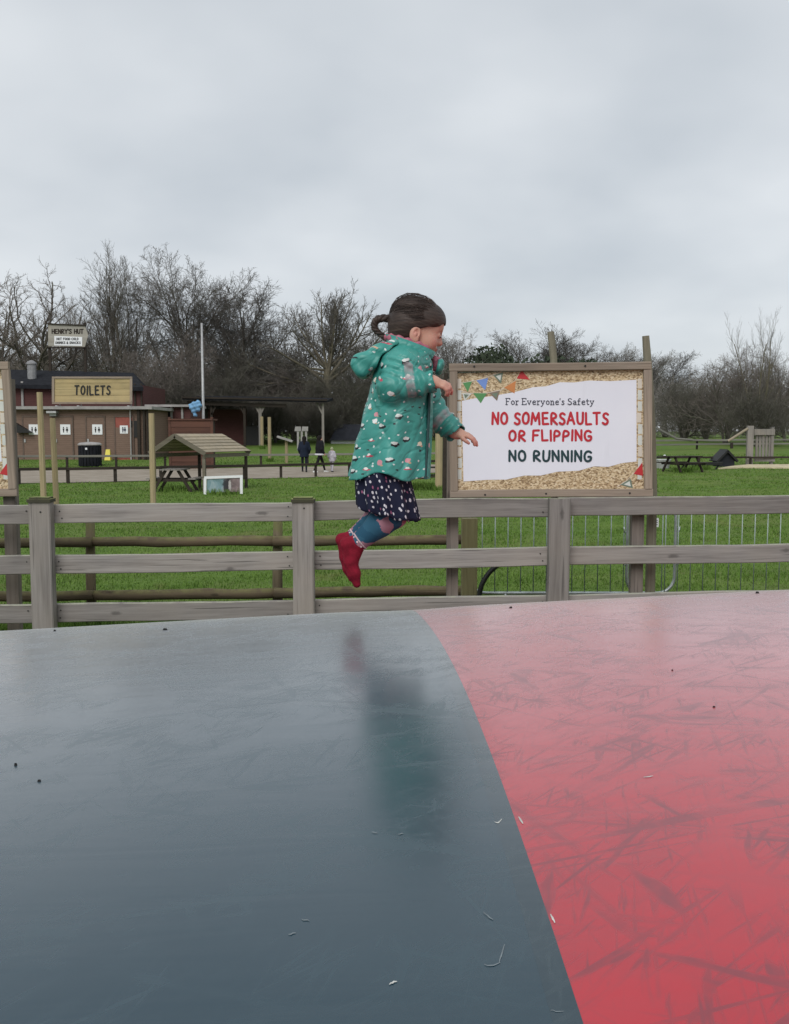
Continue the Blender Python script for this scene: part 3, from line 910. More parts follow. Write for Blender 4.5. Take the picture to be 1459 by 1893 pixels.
low_fence([(p.x, p.y) for p in line], .58, .055, M['dark_wood'], M['rail_light'], 'low silvery timber rail on the far side of the path', step=2.4)
line = [gp(1195, 861), gp(1330, 861), gp(1480, 860)]
low_fence([(p.x, p.y) for p in line], .42, .05, M['dark_wood'], M['dark_wood'], 'low dark rail beyond the hummocky grass on the right', step=2.2)
line = [gp(1195, 832), gp(1330, 830), gp(1480, 829)]
low_fence([(p.x, p.y) for p in line], .62, .06, M['dark_wood'], M['rail_light'], 'far pale rail below the wood on the right', step=3.0, rails=(1.0, .55))

# ------------------------------------------------------------------ toilet block
def m_clad(name, c, d, sc=9.):
    k = NT(name); v = k.coord()
    sx = k.n('ShaderNodeSeparateXYZ'); k.set(sx.inputs[0], v)
    z = k.math('FRACT', k.math('MULTIPLY', sx.outputs[2], sc))
    gr = k.ramp(z, (0., 0.), (.08, 1.), (.92, 1.), (1., 0.))
    n_ = k.noise(k.mapv(v, (1.5, 1.5, 12)), 1.5, 4, .6)
    col = k.mix(n_, d, c); col = k.mix(k.ramp(gr, (0., .6), (1., 0.)), col, tuple(q * .35 for q in d))
    k.bump(gr, .5, .02)
    return k.fin(col, .8, .25)
M['clad_brown'] = m_clad('brown_cladding', (.235, .158, .120), (.150, .100, .078))
M['clad_red'] = m_clad('dark_red_cladding', (.120, .050, .046), (.072, .031, .030))
M['door_frame'] = m_plain('brown_frame', (.125, .090, .072), .8, .2, 5)
M['felt'] = m_plain('roof_felt', (.018, .019, .023), .9, .3, 3, .1)
M['trim'] = m_plain('grey_trim', (.30, .285, .275), .7, .2, 3)
M['slate'] = m_plain('dark_slate', (.026, .028, .034), .85, .25, 2, .12)
M['brick_red'] = m_plain('red_door_paint', (.28, .075, .055), .6, .15, 4)
M['steel'] = m_plain('grey_metal', (.40, .40, .40), .5, .15, 8, metal=.3)
M['vent'] = m_plain('dull_vent_metal', (.24, .24, .245), .6, .2, 6, .3)
M['yellow'] = m_plain('yellow_plastic', (.72, .60, .08), .5, .08, 5)
TY = 55.0
def tp(px, py, dyy=0.): return at(px, py, TY + dyy)
g0 = .33
x_l, x_r = tp(-160, 800).x, tp(274, 800).x
ztop = tp(100, 757).z
blk = empty('toilet_block', ((x_l + x_r) / 2, TY, g0), 'low brown clad toilet block with four signed doors', 'building')
MB().box(((x_l + x_r) / 2, TY + 2.5, (ztop + g0) / 2 - .1), (x_r - x_l, 5.0, ztop - g0 + .2)).build('wall', M['clad_brown'], blk)
MB().box(((x_l + x_r) / 2 + .1, TY + 2.4, ztop + .09), (x_r - x_l + .5, 5.7, .17)).build('roof', M['trim'], blk)
for i, px in enumerate((60, 118, 177, 230)):
    cx = tp(px, 800).x; dz0, dz1 = g0 + .02, tp(px, 771).z; wd = .98
    last = i == 3
    d = MB().box((cx, TY - .02, (dz0 + dz1) / 2), (wd, .05, dz1 - dz0)).build('door', M['brick_red'] if last else M['clad_brown'], blk)
    if last:
        MB().box((cx, TY - .05, g0 + 1.0), (wd * .98, .03, 1.75)).build('door_panel', M['clad_brown'], d)
    f = MB(); f.box((cx - wd / 2 - .04, TY - .03, (dz0 + dz1) / 2), (.07, .08, dz1 - dz0)); f.box((cx + wd / 2 + .04, TY - .03, (dz0 + dz1) / 2), (.07, .08, dz1 - dz0)); f.box((cx, TY - .03, dz1 + .04), (wd + .16, .09, .09))
    f.build('door_frame', M['door_frame'], d)
    s0 = tp(px + 3 if not last else px, 794).z; sw = .58 if not last else .46; sx_ = cx + .12 * (not last)
    pp = MB().box((sx_, TY - .075, s0), (sw, .02, sw)).build('pictogram_plate', M['white'], d)
    m = MB()
    for q in (-.1, .1):
        x = sx_ + q * (1 if not last else .6)
        m.lathe([(.0, .07), (.035, .1), (.035, .13), (.0, .16)], 8, (x, TY - .088, s0))
        m.poly([(x - .05, TY - .089, s0 + .06), (x + .05, TY - .089, s0 + .06), (x + (.035 if q < 0 else .075), TY - .089, s0 - .07), (x - (.035 if q < 0 else .075), TY - .089, s0 - .07)])
        m.box((x, TY - .089, s0 - .12), (.055, .004, .1))
    m.build('figure_symbol', M['black'] if not last else M['ink_grey'], pp)
    if not last:
        MB().box((cx - .42, TY - .07, g0 + 1.12), (.09, .06, .2)).build('handle', M['steel'], d)
# black slab painting the shade of an open doorway right of the last door, corner posts and downpipes
xx = tp(249, 800).x
MB().box((xx, TY - .03, tp(249, 793).z), (.42, .05, .95)).build('opening_dark', M['black'], blk)
for px, wpx in ((243, 2), (258, 5), (268, 4), (274, 3)):
    q = tp(px, 800).x; MB().box((q, TY - .14, (g0 + ztop) / 2), (wpx / ppm(TY), .12, ztop - g0)).build('corner_post', M['dark_wood'] if px > 255 else M['trim'], blk)
m = MB(); q = tp(100, 762); m.box(q + Vector((0, -.25, 0)), (.55, .5, .12)); m.box(q + Vector((0, -.12, -.14)), (.36, .24, .16)); m.build('lamp_housing', M['steel'], blk)
m = MB(); q = tp(38, 792); m.prism([tp(28, 782, -.4), tp(28, 800, -.4), tp(58, 800, -.4)], (0, .35, 0)); m.build('dark_awning', M['black'], blk)
# roof sign
rs = empty('toilets_sign', (tp(171, 750).x, TY + .3, ztop + .17), 'wooden roof sign reading TOILETS on the brown block', 'sign')
def sp(x, y): return at(x, y, TY + .25)
M['sign_wood'] = m_wood('yellow_sign_boards', (.52, .42, .23), (.30, .235, .12), 0, .12, knots=False)
bz = [697, 708, 719.5, 731, 744]
for i in range(4):
    a, b = sp(101, (bz[i] + bz[i + 1]) / 2), sp(243, (bz[i] + bz[i + 1]) / 2)
    put_plank('board', a, b, (bz[i + 1] - bz[i]) / ppm(TY) - .012, .05, M['sign_wood'], rs, 60 + i, segs=3)
for (a, b, wz) in (((97, 698), (245, 698), 3.6), ((97, 745), (245, 745), 3.6)):
    put_plank('frame_board', sp(*a) + Vector((0, -.05, 0)), sp(*b) + Vector((0, -.05, 0)), wz / ppm(TY), .08, M['sign_frame'], rs, 66, segs=2)
for xq in (99, 243):
    put_plank('frame_board', sp(xq, 743) + Vector((0, -.055, 0)), sp(xq, 700) + Vector((0, -.055, 0)), 4.5 / ppm(TY), .07, M['sign_frame'], rs, 67, segs=2)
letters('TOILETS', (139, 204, -729.5, -713.5), 2.7, lambda x, y: sp(x, -y), M['black'], rs, jitter=.06, seed=8, gap=.34, lift=.055)
for xq in (105, 145, 238):
    q = sp(xq, 752); MB().tube([(q.x, TY + .9, ztop + .17), sp(xq, 735) + Vector((0, .06, 0))], .03, 6).build('bracket', M['steel'], rs)
    MB().box((q.x, TY + .3, ztop + .20), (.12, .3, .07)).build('foot_plate', M['steel'], rs)

# food hut behind the toilet block
HY = 62.0
def hp(px, py): return at(px, py, HY)
gh = .66
hut = empty('food_hut', (hp(140, 800).x, HY, gh), 'dark red hut with a low black roof behind the toilet block', 'building')
xl, xr = hp(-120, 800).x, hp(266, 800).x
zr = hp(150, 712).z
MB().box(((xl + xr) / 2, HY + 3, (zr + gh) / 2), (xr - xl, 6, zr - gh)).build('wall', M['clad_red'], hut)
m = MB(); a, b = hp(-130, 708), hp(268, 716); c, d = hp(222, 689), hp(-90, 681)
m.add([a + Vector((0, -.5, 0)), b + Vector((0, -.5, 0)), c + Vector((0, 3.2, .2)), d + Vector((0, 3.2, .2)), a + Vector((0, -.5, -.25)), b + Vector((0, -.5, -.25)), c + Vector((0, 7, -.7)), d + Vector((0, 7, -.7))],
      [(0, 1, 2, 3), (0, 4, 5, 1), (4, 7, 6, 5), (1, 5, 6, 2), (0, 3, 7, 4), (3, 2, 6, 7)])
m.build('roof', M['felt'], hut)
q = hp(46, 690)
m = MB(); m.lathe([(.28, -.6), (.28, .45), (.34, .45), (.34, .55), (.1, .72)], 12, q + Vector((0, 1.2, .2))); m.build('roof_vent', M['vent'], hut, smooth=False)
MB().box(hp(42, 728) + Vector((0, -.05, 0)), (.14, .1, 1.6)).build('corner_board', M['trim'], hut)
for px in (250, 262):
    MB().box(hp(px, 735) + Vector((0, -.05, 0)), (.1, .1, 1.8)).build('corner_board', M['dark_wood'], hut)
# sign standing on the hut roof
def kp(x, y): return at(x, y, HY + 3)
hs = empty('hut_sign', (kp(124, 690).x, HY + 3, kp(124, 690).z), 'small pale sign on two dark posts above the hut roof', 'sign')
for xq in (91, 156.5):
    a, b = kp(xq, 605), kp(xq, 690)
    MB().box((a + b) / 2 + Vector((0, .12, 0)), (.17, .14, abs((a - b).z) + .6)).build('post', M['dark_wood'], hs)
M['sign_grey'] = m_wood('pale_sign_board', (.40, .385, .34), (.27, .255, .22), 0, .15, knots=False)
MB().prism([kp(89, 640), kp(157, 641), kp(163, 620), kp(157, 602), kp(89, 599)], (0, .06, 0)).build('sign_board', M['sign_grey'], hs)
MB().bar(kp(88, 598.5) + Vector((0, -.02, 0)), kp(158, 601.5) + Vector((0, -.02, 0)), .16, .07).build('top_strip', M['dark_wood'], hs)
MB().bar(kp(89, 642) + Vector((0, -.02, 0)), kp(157, 643) + Vector((0, -.02, 0)), .12, .07).build('bottom_strip', M['dark_wood'], hs)
MB().prism([kp(100.5, 638.5), kp(152, 639.5), kp(152, 623), kp(100.5, 621)], (0, -.02, 0)).build('white_plate', M['white'], hs)
KP = lambda x, y: kp(x, -y)
letters("HENRY'S HUT", (96, 154, -616.5, -608.5), 1.9, KP, M['dark_wood'], hs, gap=.2, space=.5, lift=.012)
letters('HOT FOOD COLD', (105, 145, -628.5, -624.5), 1.0, KP, M['black'], hs, gap=.2, space=.5, lift=.03)
letters('DRINKS & SNACKS', (103, 149, -635.5, -631.5), 1.0, KP, M['black'], hs, gap=.2, space=.4, lift=.03)

# slatted litter bin and yellow floor sign
q = gp(167, 862)
bn = empty('litter_bin', q, 'round black slatted litter bin with a pale lid before the toilet doors', 'bin')
rb, hb_ = .56, 41 / ppm(q.y) - .06
MB().lathe([(rb - .05, .03), (rb - .05, hb_)], 20, q).build('liner', M['black'], bn)
sl = MB().box((0, 0, 0), (.13, .03, hb_ - .05), None).mesh('slat', M['felt'])
for k in range(22):
    a = 2 * math.pi * k / 22
    link('slat', sl, bn, (rb * math.cos(a), rb * math.sin(a), hb_ / 2), (0, 0, a + math.pi / 2))
MB().lathe([(rb + .04, hb_), (rb + .05, hb_ + .04), (rb - .05, hb_ + .13), (.12, hb_ + .17)], 20, q).build('lid', M['trim'], bn)
MB().box(q + Vector((0, -rb - .02, hb_ - .17)), (.1, .02, .1)).build('badge', M['white'], bn)
q = at(200, 846, TY - .6); q.z = gzf(q.x, TY - .6)
m = MB()
for sg in (-1, 1):
    m.prism([q + Vector((-.17, sg * .16, 0)), q + Vector((.17, sg * .16, 0)), q + Vector((.11, sg * .02, .62)), q + Vector((-.11, sg * .02, .62))], (0, .012 * sg, 0))
tag(m.build('floor_sign', M['yellow']), 'yellow folding wet floor sign outside the toilets', 'floor sign')

# red shed and play ship to the right of the toilets
RY = 60.0
def rp(px, py): return at(px, py, RY)
sh = empty('red_shed', (rp(315, 810).x, RY, gzf(0, RY)), 'dark red shed with windows behind the picnic shelter', 'building')
a, b = rp(275, 752).x, rp(352, 752).x; zt = rp(300, 752).z
MB().box(((a + b) / 2, RY + 2, (zt + .5) / 2), (b - a, 4, zt - .5)).build('wall', M['clad_red'], sh)
MB().box(((a + b) / 2, RY + 1.9, zt + .06), (b - a + .3, 4.6, .14)).build('roof', M['trim'], sh)
for px in (290, 310):
    q = rp(px, 774); f = MB().box(q + Vector((0, -.04, 0)), (.5, .08, .95)).build('window', M['trim'], sh)
    MB().box(q + Vector((0, -.07, 0)), (.4, .05, .84)).build('pane', M['slate'], f)
for px in (318, 338):
    MB().box(rp(px, 785) + Vector((0, -.08, 0)), (.12, .12, 2.3)).build('corner_board', M['trim'], sh)
PY = 47.0
def qp(px, py): return at(px, py, PY)
ps = empty('play_ship', (qp(352, 830).x, PY, gzf(0, PY)), 'brown timber play ship hull behind the picnic shelter roof', 'play structure')
a, b = qp(315, 777), qp(390, 777); zl = gzf(0, PY)
M['hull'] = m_wood('hull_boards', (.125, .062, .045), (.070, .036, .028), 0, .25, knots=False)
nb = 7
for i in range(nb):
    z0 = zl + (a.z - zl) * (i + .5) / nb
    put_plank('hull_board', (a.x, PY, z0), (b.x, PY, z0), (a.z - zl) / nb - .012, .05, M['hull'], ps, i, segs=2)
MB().box(((a.x + b.x) / 2, PY + .6, (a.z + zl) / 2), (b.x - a.x - .06, 1.1, a.z - zl - .06)).build('hull_core', M['dark_wood'], ps)
for x in (a.x - .04, b.x + .04):
    MB().box((x, PY + .02, (a.z + zl) / 2 + .08), (.12, .14, a.z - zl + .16)).build('corner_post', M['hull'], ps)
MB().box(((a.x + b.x) / 2, PY + .55, a.z + .04), (b.x - a.x + .2, 1.3, .08)).build('gunwale', M['hull'], ps)
t = qp(369, 595); bt = qp(372.5, 777)
o = MB().tube([(bt.x, PY + .5, zl + .2), (bt.x, PY + .5, bt.z), (t.x, PY + .5, t.z)], [.075, .07, .05], 10).build('mast', M['steel'], smooth=True)
tag(o, 'slim grey metal pole rising from the brown play ship', 'pole')

# ------------------------------------------------------------------ open barn behind
BY = 70.0
def bp(px, py, d=0.): return at(px, py, BY + d)
gb = gzf(0, BY)
br = empty('open_barn', (bp(480, 815).x, BY, gb), 'long open barn with a thin flat roof on braced posts', 'building')
a, b = bp(340, 738), bp(606, 743)
m = MB()
m.add([a + Vector((0, -.6, .10)), b + Vector((0, -.6, .10)), b + Vector((0, 6, .5)), a + Vector((0, 6, .5)), a + Vector((0, -.6, -.05)), b + Vector((0, -.6, -.05)), b + Vector((0, 6, .3)), a + Vector((0, 6, .3))],
      [(0, 1, 2, 3), (7, 6, 5, 4), (0, 4, 5, 1), (1, 5, 6, 2), (2, 6, 7, 3), (3, 7, 4, 0)])
m.build('roof', M['felt'], br)
MB().bar(a + Vector((0, -.64, .11)), b + Vector((0, -.64, .11)), .08, .13).build('roof_edge', M['dark_wood'], br)
MB().bar(a + Vector((.3, -.2, -.28)), bp(530, 743) + Vector((0, -.2, -.28)), .18, .24).build('beam', M['dark_wood'], br)
for px, mt, w_ in ((391, 'dark_wood', .16), (452, 'dark_wood', .17), (481, 'grey_wood', .22), (597, 'grey_wood', .17)):
    t = bp(px, 746); MB().box((t.x, BY, (t.z + gb) / 2), (w_, w_, t.z - gb)).build('post', M[mt], br)
    for sg in ((-1, 1) if px == 481 else (-1,) if px != 391 else (1,)):
        MB().bar((t.x, BY - .03, t.z - .8), (t.x + sg * .45, BY - .03, t.z + .05), .1, .12).build('brace', M[mt], br)
q0, q1 = bp(385, 757, 3), bp(456, 815, 3)
MB().box(((q0.x + q1.x) / 2, BY + 3, (q0.z + gb) / 2), (q1.x - q0.x, .3, q0.z - gb)).build('red_wall', M['clad_red'], br)
q0, q1 = bp(456, 788, 2.6), bp(481, 815, 2.6)
MB().box(((q0.x + q1.x) / 2, BY + 2.6, (q0.z + gb) / 2), (q1.x - q0.x, .5, q0.z - gb)).build('doorway_dark', M['black'], br)  # black box paints in the shade of a doorway at the back

# lectern board, white notice, low white hut
q = gp(530, 856); o = empty('lectern_sign', q, 'slanted pale board on a single stake by the path', 'sign')
hgt = 45 / ppm(q.y)
MB().tube([(q.x, q.y, q.z - .2), (q.x, q.y, q.z + hgt)], .085, 8).build('stake', M['pale_post'], o)
MB().bar(at(513, 807, q.y - .1), at(541, 816, q.y - .1), .5, .1).build('board', M['trim'], o)
q = at(557, 800, 64); g1 = gzf(q.x, 64); o = empty('notice_board', (q.x, 64, g1), 'small white notice board on legs behind the walkers', 'sign')
for i, px in enumerate((550.5, 563.5)):
    MB().prism([at(px - 6, 797, 64), at(px + 6, 797, 64), at(px + 6.2, 788.5, 64), at(px - 4.5, 788.5, 64)], (0, .05, 0)).build('board', M['trim'], o)
for px in (551, 558, 566):
    a = at(px, 797, 64.06); MB().box((a.x, 64.06, (a.z + g1) / 2), (.14, .06, a.z - g1)).build('leg', M['trim'], o)
LY = 76.0
a, b = at(607, 795, LY), at(672, 822, LY); gl = gzf(0, LY)
o = empty('white_hut', ((a.x + b.x) / 2, LY, gl), 'low white walled hut with a dark slate roof left of the child', 'building')
w0, w1 = at(612, 812, LY), at(668, 812, LY)
MB().box(((w0.x + w1.x) / 2, LY + 2, (w0.z + gl) / 2 - .1), (w1.x - w0.x, 4, w0.z - gl + .2)).build('wall', M['white'], o)
m = MB(); m.add([w0 + Vector((-.1, -.4, -.1)), w1 + Vector((.4, -.4, -.1)), w1 + Vector((.4, 2, 1.2)), w0 + Vector((.5, 2, 1.2)), w1 + Vector((.4, 4.4, -.1)), w0 + Vector((-.1, 4.4, -.1))], [(0, 1, 2, 3), (3, 2, 4, 5), (0, 3, 5), (1, 4, 2), (0, 5, 4, 1)])
m.build('roof', M['slate'], o)

# ------------------------------------------------------------------ small picnic shelter with furniture
SY = 30.5
gs = gzf(-6, SY)
def ss(px, py, d=0.): return at(px, py, SY + d)
M['roof_plank'] = m_wood('pale_roof_boards', (.42, .365, .275), (.26, .225, .165), 0, .5, knots=False)
M['shelter'] = m_wood('shelter_frame', (.200, .180, .140), (.120, .108, .085), 0, .5, knots=False)
fa = ss(323, 803); fl = ss(276, 836); fr = ss(380, 837)
ba_x = ss(407, 800).x - fa.x            # ridge runs right and back
dv = Vector((ba_x * .74, 2.3, 0))
shl = empty('picnic_shelter', (fa.x + dv.x / 2, SY + 1, gs), 'small open picnic shelter with a pale boarded gable roof', 'shelter')
A, Lf, Rf = fa, fl, fr
ru = Vector((dv.x, dv.y, 0))
for side, E in ((1, Rf), (-1, Lf)):
    n = 6
    nrm = (E - A).cross(ru); nrm = nrm if nrm.z > 0 else -nrm; nrm.normalize()
    for i in range(n):
        p0 = A + (E - A) * ((i + .0) / n) ; p1 = A + (E - A) * ((i + 1.12) / n)
        ov = nrm * .014 * (1)
        m = MB(); th = nrm * .02
        q = [p0 + ov * .3, p1 + ov * 1.9, p1 + ru + ov * 1.9, p0 + ru + ov * .3]
        m.add(q + [x + th for x in q], [(0, 1, 2, 3), (4, 5, 6, 7), (0, 1, 5, 4), (1, 2, 6, 5), (2, 3, 7, 6), (3, 0, 4, 7)])
        m.build('roof_board', M['roof_plank'], shl)
    MB().bar(A + Vector((0, -.03, -.04)), E + Vector((0, -.03, -.04)), .05, .14).build('barge_board', M['shelter'], shl)
    MB().bar(A + ru + Vector((0, .03, -.04)), E + ru + Vector((0, .03, -.04)), .05, .14).build('barge_board', M['shelter'], shl)
    MB().bar(E + Vector((-.06 * side, 0, -.10)), E + ru + Vector((-.06 * side, 0, -.10)), .06, .12).build('eaves_beam', M['shelter'], shl)
    for f in (.03, .97):
        q = E + ru * f + Vector((-.10 * side, 0, -.12))
        MB().box((q.x, q.y, (q.z + gs) / 2 - .05), (.095, .095, q.z - gs + .1)).build('post', M['shelter'] if f < .5 else M['dark_wood'], shl)
def picnic_table(c, L, rz, label, mat=None, mat2=None):
    mat = mat or M['grey_wood']; mat2 = mat2 or M['dark_wood']
    o = empty('picnic_table', c, label, 'picnic table', 'picnic tables on the grass', rz)
    def part(nm, m, mt):
        me = m.mesh(nm, mt); return link(nm, me, o)
    for k in range(4): part('top_board', MB().box((0, -.27 + k * .18, .72), (L, .165, .04)), mat)
    for sg in (-1, 1): part('seat', MB().box((0, sg * .68, .43), (L, .24, .045)), mat)
    for sx_ in (-1, 1):
        x = sx_ * L * .36
        for sg in (-1, 1):
            part('leg', MB().bar((x, sg * .62, 0), (x, sg * .2, .70), .07, .09), mat2)
        part('cross_beam', MB().box((x + .05, 0, .38), (.06, 1.5, .09)), mat2)
    return o
c = gp(322, 909); picnic_table((c.x, c.y + .2, c.z), 1.15, R(88), 'weathered picnic table under the small shelter')
c = gp(778, 903); picnic_table((c.x, c.y, c.z), 1.7, R(4), 'dark picnic table on the lawn just right of the child\'s skirt', M['dark_wood'])
c = gp(1262, 872); picnic_table((c.x, c.y, c.z), 1.8, R(25), 'small dark picnic table on the grass right of the safety sign', M['dark_wood'])
# photo board
def m_photo():
    k = NT('animal_photo_print'); v = k.coord()
    n_ = k.noise(v, 2.6, 4, .6, .8); sx_ = k.n('ShaderNodeSeparateXYZ'); k.set(sx_.inputs[0], v)
    left = k.ramp(n_, (.3, (.09, .16, .15)), (.5, (.19, .30, .33)), (.7, (.36, .44, .45)))
    right = k.ramp(n_, (.3, (.10, .075, .075)), (.55, (.25, .19, .19)), (.75, (.36, .30, .28)))
    t = k.ramp(k.math('ADD', sx_.outputs[0], k.math('MULTIPLY', n_, .25)), (.08, 0.), (.22, 1.))
    col = k.mix(t, left, right)
    d = k.vec('LENGTH', k.mapv(v, (2.2, 1, 1.5), (0, 0, 0), (-.22, 0, 0)))
    col = k.mix(k.ramp(k.math('ADD', d, k.math('MULTIPLY', k.noise(v, 9, 3), .35)), (.42, .92), (.52, 0.)), col, (.022, .024, .028))
    d = k.vec('LENGTH', k.mapv(v, (6.0, 1, 1.6), (0, .1, 0), (-1.1, 0, .12)))
    col = k.mix(k.ramp(k.math('ADD', d, k.math('MULTIPLY', k.noise(v, 14, 3), .3)), (.36, .9), (.46, 0.)), col, (.50, .47, .45))
    return k.fin(col, .4, .4)
M['photo'] = m_photo()
YB = gp(412, 914).y
def pb(px, py): return at(px, py, YB)
o = empty('photo_board', (pb(412, 914).x, YB, gzf(0, YB)), 'white framed photo board of an animal standing on the grass', 'board')
MB().prism([pb(383, 911), pb(445, 909), pb(445, 883), pb(383, 886)], (0, .015, 0)).build('photo_print', M['photo'], o)
for a, b, wz in (((378, 883), (449, 880.5), 4.5), ):
    MB().bar(pb(*a) + Vector((0, -.01, 0)), pb(*b) + Vector((0, -.01, 0)), .05, wz / ppm(YB)).build('frame_bar', M['white'], o)
for a, b, wz in (((379.5, 916), (379.5, 884), 5), ((446.5, 913), (446.5, 882), 5)):
    MB().bar(pb(*a) + Vector((0, -.012, 0)), pb(*b) + Vector((0, -.012, 0)), wz / ppm(YB), .05, up=(0, 1, 0)).build('frame_bar', M['white'], o)

# ------------------------------------------------------------------ right hand play equipment
WY = gp(1400, 860).y
def wp_(px, py, d=0.): return at(px, py, WY + d)
gw = gzf(wp_(1400, 860).x, WY)
tw = empty('play_tower', (wp_(1405, 858).x, WY, gw), 'grey boarded end frame of a wooden play bridge at right', 'play structure')
for px, top, wpx in ((1387.5, 787, 11), (1428, 790, 5)):
    t = wp_(px, top); MB().box((t.x, WY, (t.z + gw) / 2 - .05), (wpx / ppm(WY), .2, t.z - gw + .1)).build('post', M['grey_wood'], tw)
for y0, y1 in ((793, 804), (844, 853)):
    a, b = wp_(1393, y1), wp_(1431, y0); MB().box((a + b) / 2 + Vector((0, -.12, 0)), (b.x - a.x, .08, b.z - a.z)).build('cross_board', M['grey_wood'], tw)
for i in range(5):
    a, b = wp_(1396.5 + i * 6, 844), wp_(1402 + i * 6, 804); MB().box((a + b) / 2, (b.x - a.x, .05, b.z - a.z)).build('infill_board', M['grey_wood'], tw)
MB().tube([wp_(1383, 792, -.1), wp_(1346, 815.5, -.1)], .065, 8).build('handrail', M['roof_plank'], tw)
MB().bar(wp_(1353, 818), wp_(1353, 829), .12, .12, up=(0, 1, 0)).build('stub_post', M['dark_wood'], tw)
tw2 = empty('play_tower', (wp_(1204, 858).x, WY, gw), 'sloping log handrail of the play bridge beside the safety sign', 'play structure')
t = wp_(1206, 786); MB().box((t.x, WY, (t.z + gw) / 2), (.3, .2, t.z - gw)).build('post', M['grey_wood'], tw2)
MB().tube([wp_(1207, 788, -.1), wp_(1251, 811, -.1), wp_(1280, 813.5, -.1)], .06, 8).build('handrail', M['rail_light'], tw2)
MB().tube([wp_(1280, 813.5, -.1), wp_(1312, 815, -.1), wp_(1345, 815, -.1)], .03, 6).build('rope', M['rail_light'], tw2)
q = gp(1343, 863); o = empty('animal_hutch', q, 'small dark hutch with a pitched black roof on the grass', 'hutch')
s_ = 1 / ppm(q.y)
MB().prism([q + Vector((-15 * s_, 0, 0)), q + Vector((15 * s_, 0, 0)), q + Vector((15 * s_, 0, 11 * s_)), q + Vector((0, 0, 27 * s_)), q + Vector((-15 * s_, 0, 11 * s_))], (0, .9, 0)).build('wall', M['slate'], o)
for sg in (-1, 1):
    MB().bar(q + Vector((0, -.1, 30 * s_)), q + Vector((sg * 19 * s_, -.1, 10 * s_)), .2, .1).build('barge_board', M['black'], o)
    m = MB(); a = q + Vector((0, -.1, 31 * s_)); b = q + Vector((sg * 20 * s_, -.1, 10 * s_)); m.prism([a, b, b + Vector((0, 1.1, 0)), a + Vector((0, 1.1, 0))], (0, 0, .04)); m.build('roof_slope', M['black'], o)
q = gp(1296, 868); o = empty('feed_trough', q, 'long low black trough on legs beside the hutch', 'trough')
MB().prism([q + Vector((-1.0, 0, .22)), q + Vector((1.0, 0, .22)), q + Vector((1.1, 0, .36)), q + Vector((-1.1, 0, .36))], (0, .35, 0)).build('trough_body', M['black'], o)
for dx_ in (-.85, -.2, .35, .85): MB().bar(q + Vector((dx_ - .08, .15, 0)), q + Vector((dx_ + .08, .15, .24)), .07, .07).build('leg', M['black'], o)
q = gp(1224, 866); o = empty('water_tub', q, 'grey metal tub on the grass behind the safety sign post', 'tub')
MB().lathe([(.34, 0), (.42, .42), (.45, .42), (.44, .46), (.38, .45)], 14, q).build('tub_body', M['steel'], o)
MB().tube([q + Vector((-.42, 0, .42)), q + Vector((-.2, 0, .62)), q + Vector((.2, 0, .62)), q + Vector((.42, 0, .42))], .025, 6).build('handle', M['black'], o)
M['sand'] = m_plain('pale_sand', (.52, .45, .30), .9, .2, 3)
m = MB(); pts = [gp(1328, 868), gp(1372, 866), gp(1470, 867), gp(1520, 864), gp(1480, 861), gp(1385, 861), gp(1360, 863)]
m.prism([p + Vector((0, 0, .01)) for p in pts], (0, 0, .07)); tag(m.build('sand_strip', M['sand']), 'pale strip of sand in front of the play bridge', kind='structure')
q = gp(1229, 846); tag(MB().lathe([(.001, -.01), (.07, .03), (.09, .09), (.07, .15), (.001, .18)], 12, q).build('ball', M['white'], smooth=True), 'small white ball on the far grass by the sign post', 'ball')

# ------------------------------------------------------------------ bare winter trees
def m_bark(name, c, moss=(.050, .052, .024)):
    c = tuple(x * 1.18 for x in c); moss = tuple(x * 1.18 for x in moss)
    k = NT(name); v = k.coord()
    n_ = k.noise(k.mapv(v, (4, 4, 1)), 3, 4, .6)
    col = k.mix(n_, tuple(x * .6 for x in c), tuple(x * 1.35 for x in c))
    col = k.mix(k.ramp(k.noise(v, .7, 3), (.45, 0.), (.7, .7)), col, moss)
    return k.fin(col, .9, .15)
M['bark'] = m_bark('grey_brown_bark', (.085, .073, .062), (.075, .074, .042))
M['bark_dark'] = m_bark('dark_bark', (.082, .072, .063), (.078, .075, .048))
M['bark_pale'] = m_bark('olive_bark', (.135, .118, .088), (.110, .104, .058))
M['twig'] = m_bark('twigs', (.122, .112, .102), (.112, .108, .085))  # twig brown greyed to stand in for haze
M['twig_dark'] = m_bark('dark_twigs', (.098, .090, .083), (.090, .088, .070))
M['twig_red'] = m_bark('russet_twigs', (.150, .130, .116), (.135, .120, .100))
M['twig_far'] = m_bark('far_twigs', (.195, .180, .168), (.165, .160, .130))  # paler again: distance haze mixed into the colour
M['thicket'] = m_bark('thicket_twigs', (.108, .100, .086), (.092, .094, .064))
M['evergreen'] = m_bark('evergreen_leaf', (.040, .052, .034), (.050, .064, .036))

